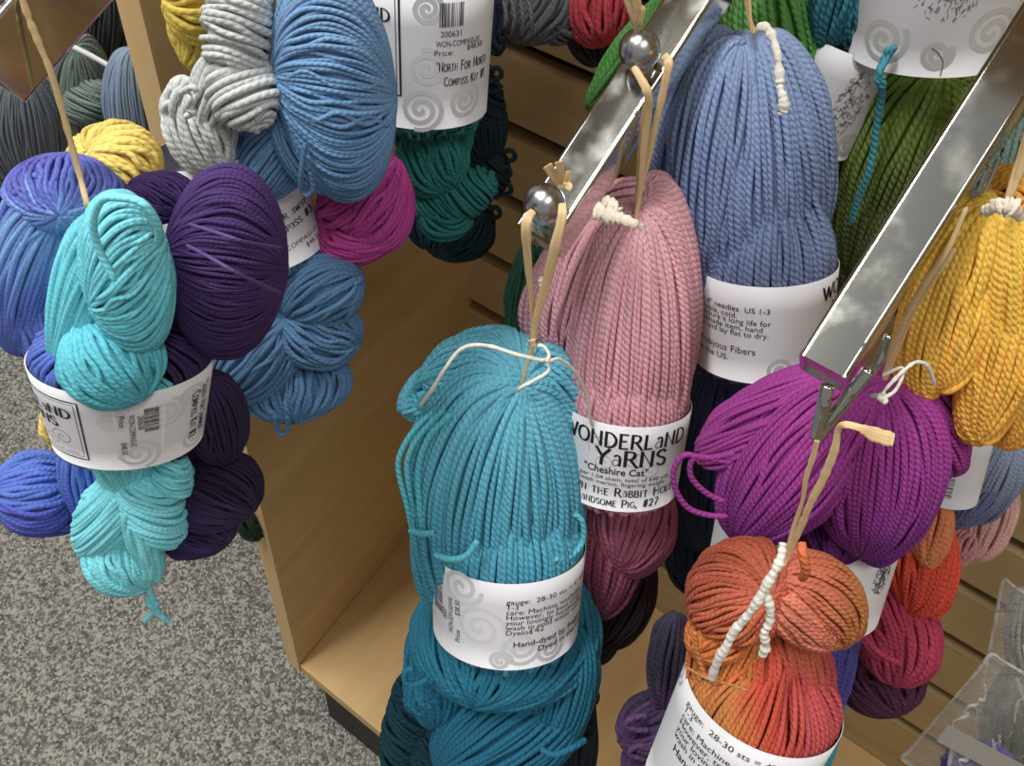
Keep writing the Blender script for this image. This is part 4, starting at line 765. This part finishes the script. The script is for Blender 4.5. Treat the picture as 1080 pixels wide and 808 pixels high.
# ================================================================ RUST ORANGE skein in front
KZ = Hang(822, 600, .196, 22)
s = Skein(KZ.back(.05), [(640,(50,44,66)),(720,(36,32,48)),(760,(70,44,86)),(808,(74,42,84))], 7, strength=.9); s.lobe(706,698,52,22,6,'m',(715,640),(700,750)); s.lobe(690,765,40,36,60,'m',(725,735),(655,780)); s.lobe(695,800,40,34,60,'m',(725,780),(660,815),off=.004)
for a in ((668,762),(672,792)): s.strand([(a[0]+14,a[1]-8,.02),(a[0]-2,a[1]-4,.022),(a[0]-8,a[1]+3,.022),(a[0]+4,a[1]+8,.022),(a[0]+16,a[1]+8,.02)], 6, (84,54,98))
s.done('dark plum and slate yarn skein peeping out left of the rust skein', group='gradient yarn skeins of the rust bunch')
LZ = Band(KZ, 752, 838, 80, 116, 26, 1.0, .006, 'white paper band round the rust skein at the bottom edge', taper=.04, colr=(226,232,238))
s = Skein(KZ, [(565,(166,74,44)),(640,(186,86,56)),(720,(196,92,46)),(800,(178,84,56))], 5.6, strength=1.1, jit=1.2)
s.lobe(800,730,92,80,6,'m',(806,650),(795,880),off=-.010,col=(190,88,54)); s.lobe(802,715,88,78,4,'m',(806,640),(780,815),off=-.006,col=('x',[(725,(200,116,50)),(775,(204,120,52)),(800,(208,70,44)),(830,(202,74,46)),(868,(176,60,66))]))
s.lobe(768,690,66,40,24,'m',(800,628),(735,760),off=.004,col=('x',[(720,(206,118,52)),(790,(216,122,50))])); s.lobe(835,715,76,40,-8,'m',(812,640),(828,800),off=.006,col=('x',[(800,(206,72,44)),(845,(196,92,58)),(870,(170,58,64))]))
s.lobe(782,625,60,56,48,'m',(812,628),(735,650,-1),off=.008,col=[(565,(158,66,40)),(640,(188,84,58)),(700,(206,104,50))]); s.lobe(758,668,36,32,62,'m',(795,640),(730,690),off=.012,col=(214,112,46)); 
s.lobe(858,632,62,46,-52,'m',(818,612),(895,690,-1),off=.010,col=('x',[(810,(200,98,72)),(860,(198,96,66)),(905,(172,98,44))])); s.lobe(845,650,46,30,-50,'m',(812,624),(878,690),off=.022,col=(206,108,80))
s.strand([(845,572,.05),(847,585,.055),(850,602,.055),(846,610,.05)], 9, (212,98,48)); s.strand([(732,665,.05),(736,690,.05),(745,715,.052),(758,722,.05)], 5, (212,120,52)); s.strand([(722,703,.04),(745,715,.055),(770,722,.06),(790,729,.062)], 3, (206,130,64)); 
LZ.fill(s, -180, 180, 50, 10, .62, bulge=.0, col=('x',[(700,(200,116,50)),(775,(204,120,52)),(800,(208,70,44)),(868,(176,60,66))])); rust = s.done('rust orange skein in front at bottom right, with thick white cotton ties', group='gradient yarn skeins of the rust bunch')
def chenille(hang, pts, wpx, name='cotton_tie', par=None):
    p = np.array([hang.P(*q) for q in pts]); c = curve(p, len(p)*14)[None]; px = p[0]@R[2]/F; mb = MB(); nr = -c/np.linalg.norm(c, axis=2, keepdims=True)
    t = np.arange(c.shape[1]); rad = wpx*px/2*(1+.08*np.sin(t*1.1)+.16*smoothnoise(1, c.shape[1], c.shape[1]//4)); tube_grid(mb, c, rad, nr, 10); return mb.build(name, cotton, par)
chenille(KZ, [(826,572,.068),(823,590,.072),(815,606,.074),(807,620,.074),(798,636,.074),(786,652,.072),(774,666,.07),(766,682,.069),(758,695,.067),(750,716,.062)], 10, par=rust)['label'] = 'thick white cotton tie'
chenille(KZ, [(807,622,.073),(812,640,.075),(812,655,.075),(806,668,.075),(808,680,.074),(804,691,.072)], 9, par=rust)['label'] = 'thick white cotton tie'
L = LZ
for i, t in enumerate(('gauge:  28-30 sts = 4" needles', '1-3', 'care: Machine washable, cold.', 'However, to best ensure a', 'your lovingly handmade', 'wash in cold water and')): L.text(t, -64, 64-i*9, 8, -2, 'sans', stretch=1.1)
L.text('Hand-dyed by', -58, 4, 10, -2, 'sans', bold=.01)
for a in ((-104,70,16,1),(30,20,18,-1)): L.swirl(a[0],a[1],a[2],2,4,a[3],rgb=(206,212,218))
hooks(arm3, KH, [(873,405,-.006),(868,430,0),(861,462,.001)], 15); hooks(arm3, KH, [(861,462,.001),(876,443,0),(898,414,-.005),(918,389,-.01)], 14); hooks(arm3, KH, [(918,392,-.01),(926,384,-.01),(932,370,-.012),(938,353,-.014)], 9)
hooks(arm3, Hang(1010,250,.285,0), [(985,262,0),(993,252,0),(1004,240,0),(1024,212,0),(1034,200,0),(1044,175,0)], 6); hooks(arm3, Hang(1010,250,.285,0), [(985,270,0),(1000,255,.002),(1018,222,.002),(1036,205,0),(1054,166,-.004)], 5)
KS = Hang(862, 464, .192, 0); mb = MB()
blade(mb, KS, [(862,464,0,6),(858,480,0,6),(850,505,0,6),(846,530,0,5),(836,560,0,6),(826,598,.004,5)], 6, .4); blade(mb, KS, [(884,452,.0,6),(880,475,.002,9),(868,505,.003,10),(855,530,.003,9),(845,555,.002,9),(833,582,.002,6),(826,600,.006,4)], 9, .4)
blade(mb, KS, [(882,454,.002,6),(890,448,.004,8),(906,451,.006,8),(922,458,.006,16),(938,463,.006,17),(943,464,.006,13)], 10, .12, .05)
o = mb.build('raffia_loop', raf, None, KS.P(850,520)); tag(o, 'raffia loop with a loose blade, hanging from the front wire hook to the rust skein', 'raffia tie', RG)
KS2 = Hang(980, 300, .255, 0); mb = MB(); blade(mb, KS2, [(1020,218,0,5),(1000,262,.004,6),(975,300,.004,8),(955,335,.002,8),(942,370,0,9),(930,405,0,6),(926,416,.002,4)], 8, .4); blade(mb, KS2, [(1008,262,0,5),(988,290,.002,6),(965,325,.0,6),(945,372,-.002,6),(930,410,-.002,5)], 6, .4)
o = mb.build('raffia_loop', raf, None, KS2.P(965,330)); tag(o, 'raffia strands slanting along the right arm to the magenta skein', 'raffia tie', RG)
# ================================================================ GOLDEN YELLOW bunch at right
KY = Hang(1062, 212, .285, 18); GY = 'gradient yarn skeins of the golden yellow bunch'
s = Skein(KY.back(.035), (222,124,72), 6.4, strength=1); s.lobe(1008,440,48,26,10,'m',(1012,395),(1000,488)); s.lobe(985,560,40,20,10,'m',(990,520),(975,590)); s.done('soft orange yarn skein between the golden yellow and the magenta one', group=GY)
s = Skein(KY.back(.012), [(190,(226,160,40)),(300,(240,168,52)),(450,(236,158,50))], 7.6, strength=1); s.lobe(1062,215,28,42,88,'m',(1040,205),(1100,215),off=-.004); s.done('yellow folded crown of yarn behind the cream tie at the right edge', group=GY)
s = Skein(KY, [(200,(255,204,58)),(320,(255,196,58)),(480,(252,172,48))], 6.9, strength=1.1)
s.lobe(1000,315,118,44,20,'m',(1050,218),(990,420,-1),off=0); s.lobe(1062,345,128,50,-2,'m',(1060,216),(1040,470,-1),off=.002,fill=1.05); s.lobe(1050,390,82,38,16,'m',(1075,300),(1030,465),off=.010); s.lobe(1012,352,64,30,14,'m',(1032,290),(990,410),off=.008)
gold = s.done('golden yellow thick yarn skein at the right edge, cream cotton at its crown', group=GY)
mb = MB(); blade(mb, KY, [(1036,224,.04,10),(1046,220,.048,12),(1058,217,.052,14),(1068,220,.052,12),(1078,232,.05,7)], 10, .6, .3, 10); blade(mb, KY, [(1044,212,.042,5),(1052,214,.05,8),(1062,212,.052,8),(1070,214,.05,5)], 8, .6, .3, 10); mb.build('cotton_tie', cream, gold)['label'] = 'frayed cream cotton tie'
L = Band(KY.back(.04), 1000, 500, 34, 74, 14, .8, .0, 'white paper band low on the golden yellow bunch, seen edge on', taper=0); L.bars(8,-30,30,12,90,10,(120,120,120))
KR4 = Hang(1062, 212, .275, 0); mb = MB(); blade(mb, KR4, [(1100,120,0,10),(1088,150,0,10),(1076,180,.002,9),(1064,212,.006,6)], 9, .4); blade(mb, KR4, [(1090,120,0,6),(1074,170,0,7),(1061,212,.006,5)], 6, .4)
o = mb.build('raffia_loop', raf, None, KR4.P(1075,180)); tag(o, 'raffia strands at the right edge holding the golden yellow skein', 'raffia tie', RG)
s = Skein(KY.back(.12), (96,116,104), 6, strength=.7); s.lobe(1065,180,60,40,10,'m',(1075,120),(1050,240)); s.lobe(1050,120,60,26,20,'m',(1060,60),(1035,180),col=(110,118,84)); s.done('grey green yarn skein behind the raffia at the right edge', group=GB)
s = Skein(KY.back(.075), [(440,(150,166,196)),(500,(140,154,186)),(545,(104,114,150))], 4.6, strength=.7)
s.lobe(1050,490,66,34,20,'m',(1075,440),(1015,550)); s.lobe(1030,520,44,26,40,'m',(1060,490),(1008,552),off=.004,col=(96,106,146))
s.done('grey blue yarn skein below the golden yellow one', group=GY)
s = Skein(KY.back(.085), [(500,(226,176,164)),(580,(222,168,158))], 5.2, strength=.6)
s.lobe(1040,540,52,34,14,'m',(1052,490),(1022,595)); s.lobe(1018,568,28,24,30,'m',(1034,550),(1008,592),off=.004,col=(206,140,140))
s.done('pale blush yarn skein, lowest at the right edge', group=GY)
# ================================================================ clear bags at lower right
film = mat_film(); film2 = mat_film('folded_plastic_film', .35, .8)
def bag(hang, quad, depth, label, seed, header=None):
    """a puffed clear bag: two crumpled sheets sealed along the edges"""
    r = np.random.default_rng(seed); Q = [hang.P(*q) for q in quad]; n = 26; mb = MB(); ax = -unit(Q[0])
    u, v = np.meshgrid(np.linspace(0, 1, n), np.linspace(0, 1, n)); base = ((1-u)*(1-v))[..., None]*Q[0]+(u*(1-v))[..., None]*Q[1]+(u*v)[..., None]*Q[2]+((1-u)*v)[..., None]*Q[3]
    puff = (np.sin(np.pi*u)*np.sin(np.pi*np.clip((v-.08)/.92, 0, 1)))**.6
    for sgn in (1, -1):
        nz = sum(a*np.sin(u*f1*6.3+v*f2*6.3+p) for a, f1, f2, p in zip(r.uniform(.2, .5, 7), r.uniform(-4, 4, 7), r.uniform(-4, 4, 7), r.uniform(0, 6, 7)))
        crease = np.abs(nz)*.35
        V = base+ax*((puff*(sgn*depth*(1+.0*nz))+crease*depth*.35*np.minimum(1, puff*2+.25)))[..., None]
        i, j = np.meshgrid(np.arange(n-1), np.arange(n-1), indexing='ij'); f = np.stack([i*n+j, i*n+j+1, (i+1)*n+j+1, (i+1)*n+j], -1).reshape(-1, 4)
        mb.add(V.reshape(-1, 3), f, smooth=True)
    o = mb.build('plastic_bag', film, None, base.mean((0, 1)))
    m2 = MB(); g = lambda a, b: (1-a)*(1-b)*Q[0]+a*(1-b)*Q[1]+a*b*Q[2]+(1-a)*b*Q[3]
    rim = [(t, 0) for t in np.linspace(0, 1, 9)]+[(1, t) for t in np.linspace(.1, 1, 9)]+[(t, 1) for t in np.linspace(.9, 0, 9)]+[(0, t) for t in np.linspace(.9, .1, 9)]
    c = curve([g(a, b)+ax*r.normal()*.0018 for a, b in rim], 160, True)[None]; tube_grid(m2, c, .0011*(1+.3*smoothnoise(1, 160, 30)), ax+0*c, 6, True, flat=.5)
    for k in range(9):
        a, b = r.uniform(.1, .8), r.uniform(.05, .7); da, db = r.uniform(-.25, .3), r.uniform(.1, .35)
        pts = [g(a+da*t+.03*r.normal(), b+db*t+.02*r.normal())+ax*(depth*(math.sin(math.pi*min(max(a+da*t, 0), 1))*math.sin(math.pi*min(max(b+db*t, 0), 1)))**.6+.002) for t in np.linspace(0, 1, 6)]
        c = curve(pts, 50)[None]; tube_grid(m2, c, .0010*(1+.4*smoothnoise(1, 50, 10)), ax+0*c, 6, False, flat=.5)
    m2.build('folded_crease', film2, o); tag(o, label, 'bag', 'clear plastic bags at the lower right'); return o
KW = Hang(1030, 700, .30, 12)
bag(KW, [(1058,612),(1140,660),(1130,900),(1010,860)], .028, 'clear plastic bag at the right edge, reaching highest', 3)
b_ = bag(KW.back(-.02), [(1046,690),(1130,740),(1100,900),(952,800)], .024, 'crumpled clear plastic bag spreading over the slat wall at lower right', 5)
b_ = bag(KW.back(-.045), [(1006,778),(1110,832),(1090,960),(985,900)], .018, 'clear plastic bag with sealed strip at the bottom right corner', 8)
mb = MB(); q = [KW.back(-.05).P(*p) for p in ((1000,764),(1100,818),(1094,838),(988,782))]; ax = -unit(q[0])*.0012; mb.add(q+[p+ax for p in q], [[3,2,1,0],[4,5,6,7],[0,1,5,4],[1,2,6,5],[2,3,7,6],[3,0,4,7]], smooth=False); mb.build('seal_strip', mat_plain('hazy_plastic', (176,174,168), .35), b_)
s = Skein(KW.back(-.035), (70,64,160), 6, strength=.7); s.lobe(1035,815,40,34,90,'m',(1000,800),(1075,830)); s.done('violet blue yarn skein inside the clear bag at the bottom right corner', group='yarn skeins packed in clear bags')
s = Skein(KW.back(.0), (76,88,60), 6, strength=.7); s.lobe(1072,770,70,38,10,'m',(1075,700),(1060,840)); s.done('moss green yarn skein inside the crumpled clear bag', group='yarn skeins packed in clear bags')
s = Skein(KW.back(.01), (150,152,150), 6, strength=.7); s.lobe(1082,670,50,22,0,'m',(1082,630),(1080,710)); s.done('pale grey yarn skein inside the highest clear bag', group='yarn skeins packed in clear bags')
# ================================================================ camera, light
cam = bpy.data.cameras.new('camera'); co = bpy.data.objects.new('camera', cam); C.objects.link(co); sc.camera = co
from mathutils import Matrix
M = Matrix(((R[0,0], -R[1,0], -R[2,0], 0), (R[0,1], -R[1,1], -R[2,1], 0), (R[0,2], -R[1,2], -R[2,2], FLOOR), (0,0,0,1)))
co.matrix_world = M; cam.sensor_width = 36; cam.lens = F/1080*36; cam.clip_start = .01
w = bpy.data.worlds.new('world'); sc.world = w; w.use_nodes = True; w.node_tree.nodes['Background'].inputs[0].default_value = (1.0, .985, .95, 1); w.node_tree.nodes['Background'].inputs[1].default_value = .28
def area(name, loc, target, sx, sy, power, col=(1, .99, .965)):
    l = bpy.data.lights.new(name, 'AREA'); l.shape = 'RECTANGLE'; l.size = sx; l.size_y = sy; l.energy = power; l.color = col
    o = bpy.data.objects.new(name, l); C.objects.link(o); o.location = loc
    return o
area('ceiling_lamp', (-.63, -.35, 2.8), (-.5, -.2, 0), .22, 1.1, 38); area('ceiling_lamp', (.95, -.3, 2.8), (.3, .1, .5), .5, 1.1, 17); area('ceiling_lamp', (-1.75, -.2, 2.8), (-.8, .1, .5), .5, 1.2, 20)
sc.view_settings.view_transform = 'Standard'; sc.view_settings.look = 'None'; sc.view_settings.gamma = 1; sc.view_settings.exposure = 0.0; sc.view_settings.use_curve_mapping = False
